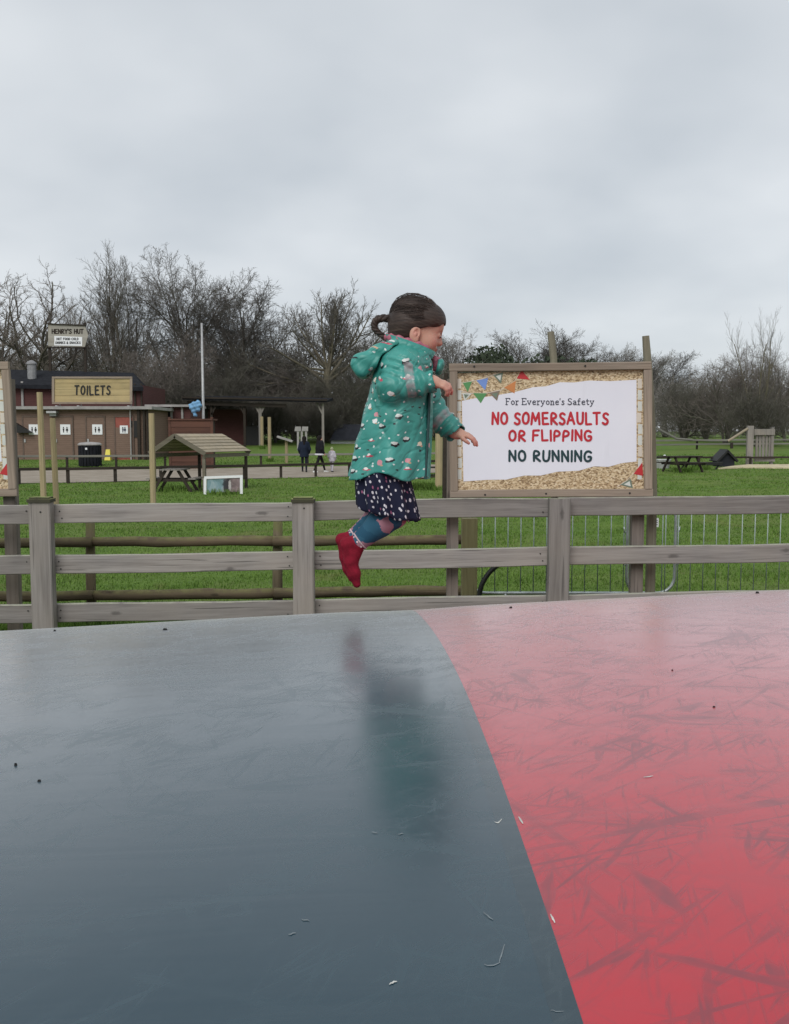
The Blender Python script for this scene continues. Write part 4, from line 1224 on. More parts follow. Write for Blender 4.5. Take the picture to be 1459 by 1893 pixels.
def unit(v): return v / np.maximum(np.linalg.norm(v, axis=-1, keepdims=True), 1e-9)
def tubes(PT, RD, sides):
    """PT (B,n,3), RD (B,n) -> verts, quads"""
    B, n, _ = PT.shape
    T = np.empty_like(PT)
    T[:, 1:-1] = PT[:, 2:] - PT[:, :-2]; T[:, 0] = PT[:, 1] - PT[:, 0]; T[:, -1] = PT[:, -1] - PT[:, -2]
    T = unit(T)
    ref = np.where(np.abs(T[:, :1, 2:3]) > .9, np.array([1., 0, 0]), np.array([0, 0, 1.]))
    A = unit(np.cross(T, np.broadcast_to(ref, T.shape))); Bn = np.cross(T, A)
    an = np.arange(sides) * 2 * math.pi / sides
    V = PT[:, :, None] + (A[:, :, None] * np.cos(an)[None, None, :, None] + Bn[:, :, None] * np.sin(an)[None, None, :, None]) * RD[:, :, None, None]
    b = np.arange(B)[:, None, None] * n * sides; i = np.arange(n - 1)[None, :, None] * sides; k = np.arange(sides)[None, None]
    k2 = (k + 1) % sides
    F = np.stack(np.broadcast_arrays(b + i + k, b + i + k2, b + i + sides + k2, b + i + sides + k), -1).reshape(-1, 4)
    return V.reshape(-1, 3), F
def grow(seed, H, levels, trunk_r, stems=1, spread=.1, crown=None):
    """levels: list of dicts(n children per parent, len, ang, up, wander, npts, t0, sides)"""
    g = np.random.default_rng(seed)
    parts = []
    L0 = levels[0]
    B = stems
    az = g.random(B) * 6.28 + np.arange(B) * 6.28 / max(B, 1)
    P = np.stack([np.cos(az) * .25 * (B > 1), np.sin(az) * .25 * (B > 1), np.full(B, -.3)], -1)
    D = unit(np.stack([np.cos(az) * spread * g.uniform(.5, 1.2, B), np.sin(az) * spread * g.uniform(.5, 1.2, B), np.ones(B)], -1))
    LEN = H * L0['len'] * g.uniform(.85, 1.1, B); RAD = np.full(B, trunk_r) * (1 if B == 1 else .62)
    for li, L in enumerate(levels):
        n = L['npts']
        if li:
            par, prad, plen = PT, RD, LEN
            Bp = len(par); c = L['n']
            t = L['t0'] + (1 - L['t0']) * (np.arange(c)[None] + g.random((Bp, c))) / c
            t = np.clip(t, 0, .995)
            idx = t * (par.shape[1] - 1); i0 = idx.astype(int); fr = (idx - i0)[..., None]
            bi = np.arange(Bp)[:, None]
            P = (par[bi, i0] * (1 - fr) + par[bi, i0 + 1] * fr).reshape(-1, 3)
            pr = (prad[bi, i0] * (1 - fr[..., 0]) + prad[bi, i0 + 1] * fr[..., 0]).reshape(-1)
            TD = unit(par[bi, i0 + 1] - par[bi, i0]).reshape(-1, 3)
            m = len(P)
            ref = np.where(np.abs(TD[:, 2:3]) > .95, np.array([1., 0, 0]), np.array([0, 0, 1.]))
            A = unit(np.cross(TD, ref)); Bn = np.cross(TD, A)
            azm = (np.arange(c)[None] * 2.4 + g.random((Bp, 1)) * 6.28 + g.normal(0, .5, (Bp, c))).reshape(-1)
            an = R(L['ang']) * g.uniform(L.get('amin', .65), 1.3, m) * (1.05 - .35 * t.reshape(-1))
            D = unit(TD * np.cos(an)[:, None] + (A * np.cos(azm)[:, None] + Bn * np.sin(azm)[:, None]) * np.sin(an)[:, None])
            LEN = np.repeat(plen, c) * L['len'] * g.uniform(*L.get('lv', (.6, 1.25)), m) * (1.15 - .45 * t.reshape(-1))
            RAD = np.minimum(pr * .8, pr * L.get('rr', .6) * g.uniform(.8, 1.15, m))
            RAD = np.maximum(RAD, L.get('rmin', .008))
            if 'prune' in L:
                kp = g.random(m) > L['prune']; P, D, LEN, RAD = P[kp], D[kp], LEN[kp], RAD[kp]
        B = len(P)
        PT = np.empty((B, n, 3)); PT[:, 0] = P; d = D.copy()
        for s in range(1, n):
            d = unit(d + g.normal(0, L['wander'], (B, 3)) + np.array([0, 0, L['up']]))
            PT[:, s] = PT[:, s - 1] + d * (LEN / (n - 1))[:, None]
        if crown is not None and li >= 1:       # squeeze into a crown ellipsoid
            c0, rx, rz_ = crown
            q = (PT - np.array([0, 0, c0])) / np.array([rx, rx, rz_]); l = np.linalg.norm(q, axis=-1, keepdims=True)
            f = np.where(l > .85, (.85 + .15 * np.tanh((l - .85) / .3)) / np.maximum(l, 1e-6), 1.)
            PT = q * f * np.array([rx, rx, rz_]) + np.array([0, 0, c0])
        RD = RAD[:, None] * np.linspace(1, L.get('tip', .45), n)[None]
        RD = np.maximum(RD, L.get('rmin', .008) * .7)
        parts.append((li, PT, RD, L['sides']))
    return parts
def tree_meshes(name, parts, split, mt, mc):
    a, b = [], []
    for li, PT, RD, sd in parts: (a if li < split else b).append(tubes(PT, RD, sd))
    out_ = []
    for lst, nm, mat in ((a, 'trunk', mt), (b, 'crown', mc)):
        off = 0; VV = []; FF = []
        for v, f in lst: VV.append(v); FF.append(f + off); off += len(v)
        out_.append(mesh_np(nm, np.concatenate(VV), np.concatenate(FF), None, mat, smooth=True))
    return out_
OAK = [dict(len=.46, up=.0, wander=.04, npts=6, sides=9), dict(n=15, lv=(.8, 1.1), len=.98, ang=62, up=.05, wander=.10, npts=8, t0=.36, sides=6, rr=.40, tip=.3, amin=.25),
       dict(n=9, len=.46, ang=50, up=.04, wander=.12, npts=5, t0=.2, sides=4, rr=.55, rmin=.022), dict(n=8, len=.5, ang=48, up=.04, wander=.14, npts=4, t0=.12, sides=3, rr=.6, rmin=.0145),
       dict(n=6, len=.52, ang=46, up=.04, wander=.16, npts=3, t0=.1, sides=3, rr=.7, rmin=.0105), dict(n=2, len=.6, ang=44, up=.03, wander=.16, npts=2, t0=.1, sides=3, rr=.8, rmin=.009)]
ASH = [dict(len=.74, up=.03, wander=.05, npts=8, sides=8), dict(n=10, len=.52, ang=44, up=.11, wander=.08, npts=7, t0=.18, sides=5, rr=.5, tip=.35),
       dict(n=8, len=.44, ang=42, up=.10, wander=.09, npts=5, t0=.15, sides=4, rr=.55, rmin=.022), dict(n=6, len=.5, ang=40, up=.09, wander=.11, npts=4, t0=.12, sides=3, rr=.6, rmin=.0145), dict(n=5, len=.55, ang=38, up=.07, wander=.13, npts=3, t0=.12, sides=3, rr=.7, rmin=.0105)]
DOME = [dict(len=.34, up=.0, wander=.03, npts=5, sides=9), dict(n=24, lv=(.92, 1.06), len=1.25, ang=92, up=.02, wander=.06, npts=9, t0=.72, sides=6, rr=.40, tip=.3, amin=.04),
        dict(n=12, len=.32, ang=44, up=.03, wander=.09, npts=5, t0=.25, sides=4, rr=.55, rmin=.022), dict(n=7, len=.5, ang=42, up=.03, wander=.11, npts=4, t0=.12, sides=3, rr=.6, rmin=.015), dict(n=5, len=.55, ang=40, up=.03, wander=.13, npts=3, t0=.1, sides=3, rr=.7, rmin=.011)]
KNOB = [dict(len=.5, up=.0, wander=.08, npts=6, sides=8), dict(n=12, len=.85, ang=56, up=.08, wander=.18, npts=8, t0=.32, sides=5, rr=.45, tip=.4, amin=.3),
        dict(n=8, len=.44, ang=56, up=.06, wander=.2, npts=5, t0=.2, sides=4, rr=.58, rmin=.022), dict(n=7, len=.44, ang=56, up=.07, wander=.2, npts=4, t0=.2, sides=3, rr=.62, rmin=.015), dict(n=6, len=.42, ang=52, up=.07, wander=.2, npts=3, t0=.15, sides=3, rr=.8, rmin=.0105)]
THORN = [dict(len=.5, up=.05, wander=.08, npts=5, sides=6), dict(n=9, len=.75, ang=48, up=.06, wander=.15, npts=6, t0=.1, sides=4, rr=.6, rmin=.02),
         dict(n=9, len=.5, ang=52, up=.04, wander=.18, npts=4, t0=.1, sides=3, rr=.6, rmin=.016), dict(n=8, len=.5, ang=52, up=.04, wander=.2, npts=3, t0=.1, sides=3, rr=.7, rmin=.014), dict(n=3, len=.6, ang=50, up=.03, wander=.2, npts=2, t0=.1, sides=3, rr=.8, rmin=.013)]
TM = {}
def kind(nm, seed, lv, tr, mt, mc, stems=1, spread=.1, crown=None, split=2):
    TM[nm] = tree_meshes(nm, grow(seed, 1.0 * 18, lv, tr, stems, spread, crown), split, M[mt], M[mc])
kind('oak', 1, OAK, .44, 'bark_dark', 'twig', crown=(10.5, 8.6, 7.8))
kind('oak2', 5, OAK, .42, 'bark_dark', 'twig_dark', crown=(10.0, 8.5, 7.8))
kind('ash', 2, ASH, .36, 'bark', 'twig', stems=5, spread=.36)
kind('ash2', 8, ASH, .34, 'bark', 'twig', stems=3, spread=.3)
kind('dome', 3, DOME, .58, 'bark_pale', 'twig')
kind('knob', 4, KNOB, .45, 'bark_dark', 'twig_red', crown=(10.5, 6.8, 7.5))
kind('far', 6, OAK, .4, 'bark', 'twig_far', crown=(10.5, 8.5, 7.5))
kind('thorn', 7, THORN, .3, 'thicket', 'thicket', stems=6, spread=.5, crown=(8., 9., 10.))
kind('thorn2', 11, THORN, .3, 'thicket', 'twig_red', stems=5, spread=.45, crown=(7.5, 9.5, 10.5))
SPIRE = [dict(len=.86, up=.06, wander=.05, npts=8, sides=7), dict(n=9, len=.42, ang=30, up=.2, wander=.08, npts=7, t0=.2, sides=5, rr=.55, tip=.3),
         dict(n=6, len=.45, ang=32, up=.14, wander=.1, npts=5, t0=.2, sides=3, rr=.6, rmin=.016), dict(n=5, len=.5, ang=34, up=.1, wander=.12, npts=3, t0=.2, sides=3, rr=.6, rmin=.010)]
kind('spire', 9, SPIRE, .26, 'bark_pale', 'twig', stems=4, spread=.28)
def tree(nm, kd, px, top, Y, wide, label, cat='tree', group='bare trees along the far side', rz=0., ht=None, base=None):
    """tree whose crown tops out at photo row 'top'; wide scales its width against its height"""
    x = at(px, top, Y).x; g0 = gzf(x, Y)
    vz = TM[kd]
    hm = float(np.percentile([v.co.z for v in vz[1].vertices], 99.75)) if kd not in HM else HM[kd]
    HM[kd] = hm
    sc = (at(px, top, Y).z - g0) / hm
    o = empty(nm, (x, Y, g0), label, cat, group, rz)
    o.scale = (sc * wide, sc * wide, sc)
    link('trunk', vz[0], o); link('crown', vz[1], o)
    return o
HM = {}
tree('oak_tree', 'knob', 85, 500, 78, 1.1, 'bare knobbly tree behind the sign on the hut roof', rz=.4)
tree('oak_tree', 'knob', -25, 512, 82, 1.0, 'bare tree cut off by the left edge of the picture', rz=2.2)
tree('ash_tree', 'ash', 226, 463, 80, .92, 'tall bare many stemmed tree right of the hut roof sign', rz=.9)
tree('oak_tree', 'oak', 362, 464, 86, 1.0, 'tall spreading bare oak behind the slim grey pole', rz=1.3)
tree('oak_tree', 'oak2', 458, 530, 84, 1.2, 'bare oak sloping down right of the tallest oak', rz=3.3)
tree('oak_tree', 'dome', 600, 535, 82, 1.0, 'domed bare tree with fanned branches left of the child', rz=.2)
tree('ash_tree', 'ash2', 150, 545, 92, .9, 'slender bare tree between the hut sign and the tall stems', rz=.2)
tree('ash_tree', 'ash2', 515, 590, 92, .9, 'small bare tree in the gap left of the domed tree', rz=1.9)
tree('oak_tree', 'oak', 690, 590, 105, .9, 'faint bare tree partly hidden by the child\'s ponytail', rz=4.0)
GF = 'distant trees behind the safety sign'
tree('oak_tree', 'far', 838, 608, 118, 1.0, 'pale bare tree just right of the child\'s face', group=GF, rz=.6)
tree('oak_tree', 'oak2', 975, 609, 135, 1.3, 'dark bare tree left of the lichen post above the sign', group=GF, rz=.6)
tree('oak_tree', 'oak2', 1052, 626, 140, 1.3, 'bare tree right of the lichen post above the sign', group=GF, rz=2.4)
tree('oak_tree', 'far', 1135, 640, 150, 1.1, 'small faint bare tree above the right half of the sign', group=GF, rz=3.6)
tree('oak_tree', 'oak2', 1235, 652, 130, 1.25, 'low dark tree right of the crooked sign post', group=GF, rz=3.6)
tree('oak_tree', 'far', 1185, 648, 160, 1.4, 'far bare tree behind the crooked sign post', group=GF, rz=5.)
GR = 'trees on the right edge of the field'
tree('ash_tree', 'spire', 1412, 572, 72, .82, 'tall thin bare tree with upright stems at the right edge', group=GR, rz=1.1)
tree('thorn_tree', 'thorn2', 1345, 640, 76, 1.0, 'twiggy hawthorn left of the tall thin tree', group=GR, rz=.3)
tree('thorn_tree', 'thorn2', 1462, 636, 80, 1.0, 'reddish twiggy tree cut off by the right edge of the picture', group=GR, rz=2.3)
tree('thorn_tree', 'thorn', 1265, 692, 84, 1.15, 'dense brown thorn bush right of the sign, behind the field', group=GR, rz=1.)
tree('thorn_tree', 'thorn', 1405, 712, 70, 1.2, 'dense low thorn bush behind the play bridge', group=GR, rz=2.5)
tree('thorn_tree', 'thorn', 1310, 704, 92, 1.2, 'thorn bush in the dip left of the hawthorn', group=GR, rz=4.0)
GT = 'dark thorn bushes under the left hand trees'
for i, (px, top, Y, wd, lb) in enumerate(((300, 612, 76, 1.0, 'tall dark thicket bush between the toilets sign and the grey pole'), (400, 660, 80, 1.1, 'dark thicket bush right of the grey pole above the barn'),
        (470, 640, 84, 1.1, 'dark thicket bush above the middle of the barn roof'), (545, 680, 82, 1.1, 'dark thicket bush above the right half of the barn roof'),
        (620, 668, 80, 1.0, 'dark thicket bush below the domed tree'), (680, 690, 86, 1.1, 'dark thicket bush directly behind the child\'s hood'), (250, 690, 78, .9, 'low dark bush right of the toilets sign'),
        (340, 690, 74, .9, 'low dark bush left of the grey pole'), (510, 720, 78, 1.1, 'low dark bush behind the barn posts'), (20, 640, 90, 1.1, 'dark bush behind the hut roof at the left edge'), (740, 720, 90, 1.2, 'dark bush hidden mostly behind the child\'s jacket'),
        (590, 735, 78, 1.0, 'low dark bush behind the right barn post'), (440, 735, 76, 1.0, 'low dark bush inside the open barn view'))):
    tree('thorn_bush', 'thorn' if i % 3 else 'thorn2', px, top, Y, wd, lb, 'bush', GT, rz=i * 1.3)
# evergreen behind the safety sign
def leafball(seed, n, sz):
    g = np.random.default_rng(seed)
    lob = g.normal(0, 1, (26, 3)); lob = unit(lob) * g.uniform(.35, .8, (26, 1)); lob[:, 2] = .30 + np.abs(lob[:, 2]) * .62
    c = lob[g.integers(0, 26, n)] + unit(g.normal(0, 1, (n, 3))) * (g.random((n, 1)) ** .4) * .34
    a = unit(g.normal(0, 1, (n, 3))); b = unit(np.cross(a, g.normal(0, 1, (n, 3))))
    s = sz * g.uniform(.6, 1.4, (n, 1))
    V = np.stack([c - a * s, c + b * s * .5, c + a * s, c - b * s * .5], 1).reshape(-1, 3)
    return V, np.arange(n * 4).reshape(-1, 4)
V, F_ = leafball(3, 16000, .035)
lb_me = mesh_np('crown', V, F_, None, M['evergreen'])
tk_me = MB().tube([(0, 0, -.1), (0, 0, .5)], [.06, .04], 8).mesh('trunk', M['bark_dark'])
for px, top, Y, w_, lb in ((915, 622, 112, 7.5, 'round dark evergreen behind the left half of the safety sign'), (1000, 648, 120, 8.5, 'low dark evergreen hidden behind the middle of the sign'), (1075, 655, 125, 8., 'dark evergreen behind the right half of the sign')):
    x = at(px, top, Y).x; g0 = gzf(x, Y); h = at(px, top, Y).z - g0
    o = empty('evergreen_tree', (x, Y, g0), lb, 'tree', GF); o.scale = (w_, w_, h / 1.06)
    link('trunk', tk_me, o); link('crown', lb_me, o, rot=(0, 0, px))
# far wood that closes the view between the separate trees
def wood(seed, n, x0, x1, y0, y1, hfun):
    g = np.random.default_rng(seed)
    x = g.uniform(x0, x1, n); y = g.uniform(y0, y1, n)
    h = hfun(x) * g.uniform(.25, 1.0, n) ** .6
    z = gz(x, y) + h * g.random(n) ** .8
    d = unit(np.stack([g.normal(0, .55, n), g.normal(0, .4, n), np.abs(g.normal(.8, .5, n))], -1))
    L = g.uniform(.5, 1.7, n)
    P0 = np.stack([x, y, z], -1); PT = np.stack([P0, P0 + d * (L * .5)[:, None] + g.normal(0, .06, (n, 3)), P0 + d * L[:, None]], 1)
    RD = np.stack([np.full(n, .03), np.full(n, .024), np.full(n, .012)], -1) * g.uniform(.6, 1.5, (n, 1))
    return tubes(PT, RD, 3)
V, F_ = wood(5, 34000, -48, 14, 88, 104, lambda x: np.interp(x, [-48, -30, -12, 0, 14], [8.5, 10.0, 9.2, 8.2, 6.0]))
tag(link('far_wood', mesh_np('far_wood', V, F_, None, M['thicket'])), 'dark tangled wood behind the left hand buildings', 'wood', kind='stuff')
V, F_ = wood(6, 24000, 0, 70, 112, 130, lambda x: np.interp(x, [0, 14, 26, 40, 70], [6.5, 6.8, 6.6, 7.8, 9.0]))
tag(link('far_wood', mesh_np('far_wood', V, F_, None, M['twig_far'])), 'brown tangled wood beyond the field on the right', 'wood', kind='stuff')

# ------------------------------------------------------------------ distance field modeller for figures
class Field:
    def __init__(s, lo, hi, h):
        s.h = h; s.lo = np.array(lo, float)
        s.n = np.ceil((np.array(hi) - s.lo) / h).astype(int) + 1
        s.v = np.full(s.n, .5, np.float32)
        s.ax = [s.lo[i] + h * np.arange(s.n[i]) for i in range(3)]
    def sl(s, lo, hi):
        a = np.clip(np.floor((np.array(lo) - s.lo) / s.h).astype(int), 0, s.n)
        b = np.clip(np.ceil((np.array(hi) - s.lo) / s.h).astype(int) + 1, 0, s.n)
        S = tuple(slice(x, y) for x, y in zip(a, b))
        P = (s.ax[0][S[0]][:, None, None], s.ax[1][S[1]][None, :, None], s.ax[2][S[2]][None, None, :])
        return S, P
    def comb(s, fn, lo, hi, k=.01, mode='u'):
        pad = max(k, .0) * 1.5 + s.h * 3
        S, P = s.sl(np.array(lo) - pad, np.array(hi) + pad)
        if 0 in [q.stop - q.start for q in S]: return s
        d = fn(P).astype(np.float32); v = s.v[S]
        if mode == 'u':
            if k > 0:
                hh = np.clip(.5 + .5 * (v - d) / k, 0, 1); s.v[S] = v * (1 - hh) + d * hh - k * hh * (1 - hh)
            else: s.v[S] = np.minimum(v, d)
        elif mode == 's':
            d = -d
            hh = np.clip(.5 - .5 * (v - d) / max(k, 1e-6), 0, 1); s.v[S] = v * (1 - hh) + d * hh + k * hh * (1 - hh)
        return s
    def cap(s, a, b, ra, rb, k=.01, mode='u'):
        a, b = np.array(a, float), np.array(b, float); ab = b - a; L2 = ab @ ab + 1e-12; r = max(ra, rb)
        def fn(P):
            q = [P[i] - a[i] for i in range(3)]
            t = np.clip((q[0] * ab[0] + q[1] * ab[1] + q[2] * ab[2]) / L2, 0, 1)
            return np.sqrt((q[0] - t * ab[0]) ** 2 + (q[1] - t * ab[1]) ** 2 + (q[2] - t * ab[2]) ** 2) - (ra + (rb - ra) * t)
        return s.comb(fn, np.minimum(a, b) - r, np.maximum(a, b) + r, k, mode)
    def chain(s, pts, rad, k=.01):
        for i in range(len(pts) - 1): s.cap(pts[i], pts[i + 1], rad[i], rad[i + 1], k)
        return s
    def ell(s, c, r, ax=None, k=.01, mode='u'):
        c = np.array(c, float); r = np.array(r, float)
        A = np.eye(3) if ax is None else np.array([list(v) for v in ax])
        def fn(P):
            q = [P[i] - c[i] for i in range(3)]
            l = [(A[j, 0] * q[0] + A[j, 1] * q[1] + A[j, 2] * q[2]) for j in range(3)]
            k0 = np.sqrt((l[0] / r[0]) ** 2 + (l[1] / r[1]) ** 2 + (l[2] / r[2]) ** 2)
            k1 = np.sqrt((l[0] / r[0] ** 2) ** 2 + (l[1] / r[1] ** 2) ** 2 + (l[2] / r[2] ** 2) ** 2)
            return k0 * (k0 - 1) / np.maximum(k1, 1e-6)
        m = r.max()
        return s.comb(fn, c - m, c + m, k, mode)
    def rbox(s, c, r, rd, ax, k=.01, mode='u'):
        c = np.array(c, float); A = np.array([list(v) for v in ax])
        def fn(P):
            q = [P[i] - c[i] for i in range(3)]
            l = [np.abs(A[j, 0] * q[0] + A[j, 1] * q[1] + A[j, 2] * q[2]) - r[j] + rd for j in range(3)]
            o = np.sqrt(np.maximum(l[0], 0) ** 2 + np.maximum(l[1], 0) ** 2 + np.maximum(l[2], 0) ** 2)
            return o + np.minimum(np.maximum(np.maximum(l[0], l[1]), l[2]), 0) - rd
        m = max(r) * 1.5
        return s.comb(fn, c - m, c + m, k, mode)
    def mesh(s):
        """surface nets"""
        v = s.v; g = v < 0
        nx, ny, nz = s.n
        c = g[:-1, :-1, :-1].astype(np.int8)
        tot = np.zeros((nx - 1, ny - 1, nz - 1), np.int8)
        for i in (0, 1):
            for j in (0, 1):
                for k in (0, 1): tot += g[i:nx - 1 + i, j:ny - 1 + j, k:nz - 1 + k]
        act = (tot > 0) & (tot < 8)
        I = np.argwhere(act); n = len(I)
        idx = np.full(act.shape, -1, np.int64); idx[act] = np.arange(n)
        acc = np.zeros((n, 3)); cnt = np.zeros(n)
        cor = [(i, j, k) for i in (0, 1) for j in (0, 1) for k in (0, 1)]
        val = {q: v[I[:, 0] + q[0], I[:, 1] + q[1], I[:, 2] + q[2]].astype(float) for q in cor}
        for a in cor:
            for d in range(3):
                if a[d] == 0:
                    b = list(a); b[d] = 1; b = tuple(b)
                    va, vb = val[a], val[b]; m = (va < 0) != (vb < 0)
                    t = np.where(m, va / np.where(m, va - vb, 1), 0)
                    p = np.array(a, float)[None] + np.zeros((n, 3)); p[:, d] += t
                    acc[m] += p[m]; cnt[m] += 1
        V = s.lo + (I + acc / np.maximum(cnt, 1)[:, None]) * s.h
        Q = []
        for d in range(3):
            o1, o2 = [(1, 2), (2, 0), (0, 1)][d]
            sa = [slice(None)] * 3; sb = [slice(None)] * 3; sa[d] = slice(0, -1); sb[d] = slice(1, None)
            A, B = g[tuple(sa)], g[tuple(sb)]
            E = np.argwhere(A != B)
            ok = (E[:, o1] > 0) & (E[:, o2] > 0) & (E[:, o1] < s.n[o1] - 1) & (E[:, o2] < s.n[o2] - 1); E = E[ok]
            ins = A[E[:, 0], E[:, 1], E[:, 2]]
            def at_(u, w_):
                e = E.copy(); e[:, o1] -= u; e[:, o2] -= w_
                return idx[e[:, 0], e[:, 1], e[:, 2]]
            q = np.stack([at_(1, 1), at_(0, 1), at_(0, 0), at_(1, 0)], -1)
            q[~ins] = q[~ins][:, ::-1]
            Q.append(q)
        Q = np.concatenate(Q)
        return V, Q[(Q >= 0).all(1)]
def relax(V, Q, it=2, f=.5):
    """light smoothing that keeps the volume"""
    e = np.concatenate([Q[:, [0, 1]], Q[:, [1, 2]], Q[:, [2, 3]], Q[:, [3, 0]]])
    for s_ in range(it):
        for lam in (f, -f * 1.03):
            a = np.zeros_like(V); c = np.zeros(len(V))
            np.add.at(a, e[:, 0], V[e[:, 1]]); np.add.at(c, e[:, 0], 1)
            np.add.at(a, e[:, 1], V[e[:, 0]]); np.add.at(c, e[:, 1], 1)
            V = V + lam * (a / np.maximum(c, 1)[:, None] - V)
    return V
def place(name, V, Q, mat, parent, org, it=2):
    V = relax(V, Q, it)
    me = mesh_np(name, V - np.array(org), Q, None, mat, smooth=True)
    return link(name, me, parent)

# ------------------------------------------------------------------ the jumping child
GYD = 3.0
def c(px, py, d=0.):
    return np.array(at(px, py, GYD + d))
ORG = c(705, 890)
child = empty('person', ORG, 'small child in a patterned green raincoat jumping above the pillow', 'person')

def m_skin():
    k = NT('child_skin'); v = k.coord()
    n_ = k.noise(v, 30, 4)
    a = k.n('ShaderNodeAttribute', attribute_name='blush')
    col = k.mix(n_, (.50, .27, .20), (.60, .35, .265))
    col = k.mix(k.math('MULTIPLY', a.outputs['Fac'], .8), col, (.50, .17, .145))
    k.set(k.b.inputs['Subsurface Weight'], .12); k.set(k.b.inputs['Subsurface Radius'], (.012, .005, .003)); 
    k.bump(k.noise(v, 350, 2), .06, .002)
    return k.fin(col, .5, .4)
def m_hair():
    k = NT('dark_brown_hair'); v = k.coord()
    n_ = k.noise(k.mapv(v, (14, 14, 110), (0, .5, 0)), 1, 4, .6, .5)
    col = k.ramp(n_, (.3, (.022, .015, .013)), (.55, (.048, .033, .027)), (.75, (.098, .070, .056)))
    k.bump(n_, .3, .003)
    return k.fin(col, .55, .3)
def motif(k, vec, scale, rand=.75):
    vo = k.n('ShaderNodeTexVoronoi', voronoi_dimensions='2D'); k.set(vo.inputs['Vector'], vec); k.set(vo.inputs['Scale'], scale); k.set(vo.inputs['Randomness'], rand)
    sc_ = k.vec('SCALE', vec); k.set(sc_.node.inputs['Scale'], scale)
    po = k.vec('SCALE', vo.outputs['Position']); k.set(po.node.inputs['Scale'], 1.0)
    # Position comes back in texture space divided by scale in 2D mode
    loc = k.vec('SUBTRACT', sc_, k_scale(k, vo.outputs['Position'], scale))
    rc = k.n('ShaderNodeSeparateColor'); k.set(rc.inputs[0], vo.outputs['Color'])
    return loc, rc
def k_scale(k, s_, f):
    x = k.vec('SCALE', s_); k.set(x.node.inputs['Scale'], f); return x
def blob(k, loc, ox, oy, sx, sy, edge=.06):
    d = k.vec('LENGTH', k.mapv(loc, (1 / sx, 1 / sy, 0), (0, 0, 0), (-ox / sx, -oy / sy, 0)))
    return k.ramp(d, (1 - edge * 3, 1.), (1 + edge * 3, 0.))
def gate(k, s_, lo, hi):
    return k.math('MULTIPLY', k.math('GREATER_THAN', s_, lo), k.math('LESS_THAN', s_, hi))
def m_jacket(plain=False):
    k = NT('green_raincoat_plain' if plain else 'green_raincoat')
    v = k.coord(); base = (.022, .205, .165)
    n_ = k.noise(v, 9, 4)
    col = k.mix(k.ramp(n_, (.3, 0.), (.7, 1.)), (.034, .225, .192), (.058, .315, .272))
    if not plain:
        a = k.n('ShaderNodeAttribute', attribute_name='pat').outputs['Vector']
        a2 = k.vec('ADD', a, k_scale(k, k.noise(v, 75, 2, out=1), .011))
        loc, rc = motif(k, a2, 21.0)
        r_ = rc.outputs[0]; g_ = rc.outputs[1]
        # grazing animal: pale back with a dark belly and head
        an = gate(k, r_, .0, .34)
        col = k.mix(k.math('MULTIPLY', an, blob(k, loc, .02, -.09, .30, .10)), col, (.006, .012, .014))
        col = k.mix(k.math('MULTIPLY', an, blob(k, loc, .28, -.02, .10, .08)), col, (.006, .010, .012))
        col = k.mix(k.math('MULTIPLY', an, blob(k, loc, 0, .06, .26, .11)), col, (.60, .63, .61))
        # round pale animals
        pk = gate(k, r_, .34, .55)
        c2 = k.ramp(g_, (.0, (.62, .28, .32)), (.35, (.62, .28, .32)), (.36, (.74, .68, .50)), (.7, (.78, .78, .76)))
        col = k.mix(k.math('MULTIPLY', pk, blob(k, loc, 0, .03, .24, .17)), col, c2)
        col = k.mix(k.math('MULTIPLY', pk, blob(k, loc, .18, -.13, .13, .06)), col, (.50, .33, .22))
        # red long shape
        rd = gate(k, r_, .55, .66)
        col = k.mix(k.math('MULTIPLY', rd, blob(k, loc, 0, -.03, .34, .07)), col, (.45, .05, .09))
        col = k.mix(k.math('MULTIPLY', rd, blob(k, loc, -.05, .05, .16, .09)), col, (.72, .70, .66))
        # white flecks
        loc2, rc2 = motif(k, k.vec('ADD', a2, (.013, .021, 0)), 35.0, .9)
        col = k.mix(k.math('MULTIPLY', gate(k, rc2.outputs[0], 0., .55), blob(k, loc2, 0, 0, .15, .105)), col, (.62, .68, .66))
        col = k.mix(k.math('MULTIPLY', gate(k, rc2.outputs[0], .5, .58), blob(k, loc2, 0, 0, .20, .10)), col, (.006, .012, .014))
        bd = k.n('ShaderNodeAttribute', attribute_name='band').outputs['Fac']
        col = k.mix(k.math('MULTIPLY', bd, .9), col, (.30, .29, .30))
    cr_ = k.math('ABSOLUTE', k.math('SUBTRACT', k.noise(k.mapv(k.mapv(v, (1, 1, 1), (0, .7, 0)), (1, 1, 2.2)), 9, 2, .5, .6), .5))
    k.bump(k.ramp(cr_, (0., 0.), (.10, 1.)), .28, .008)
    return k.fin(col, .40, .45)
def m_skirt():
    k = NT('navy_print_skirt'); v = k.coord()
    a = k.n('ShaderNodeAttribute', attribute_name='pat').outputs['Vector']
    loc, rc = motif(k, a, 58.0, .95)
    d = k.math('ADD', k.vec('LENGTH', k.mapv(loc, (2.6, 1.7, 0), (0, 0, .6))), k.math('MULTIPLY', k.noise(v, 95, 2), 1.1))
    col = k.mix(k.math('MULTIPLY', k.ramp(d, (.92, 1.), (1.06, 0.)), gate(k, rc.outputs[0], 0, .80)), (.012, .014, .034), (.56, .54, .58))
    col = k.mix(k.math('MULTIPLY', k.ramp(d, (.9, 1.), (1.0, 0.)), gate(k, rc.outputs[0], .80, .92)), col, (.30, .10, .18))
    return k.fin(col, .85, .2)
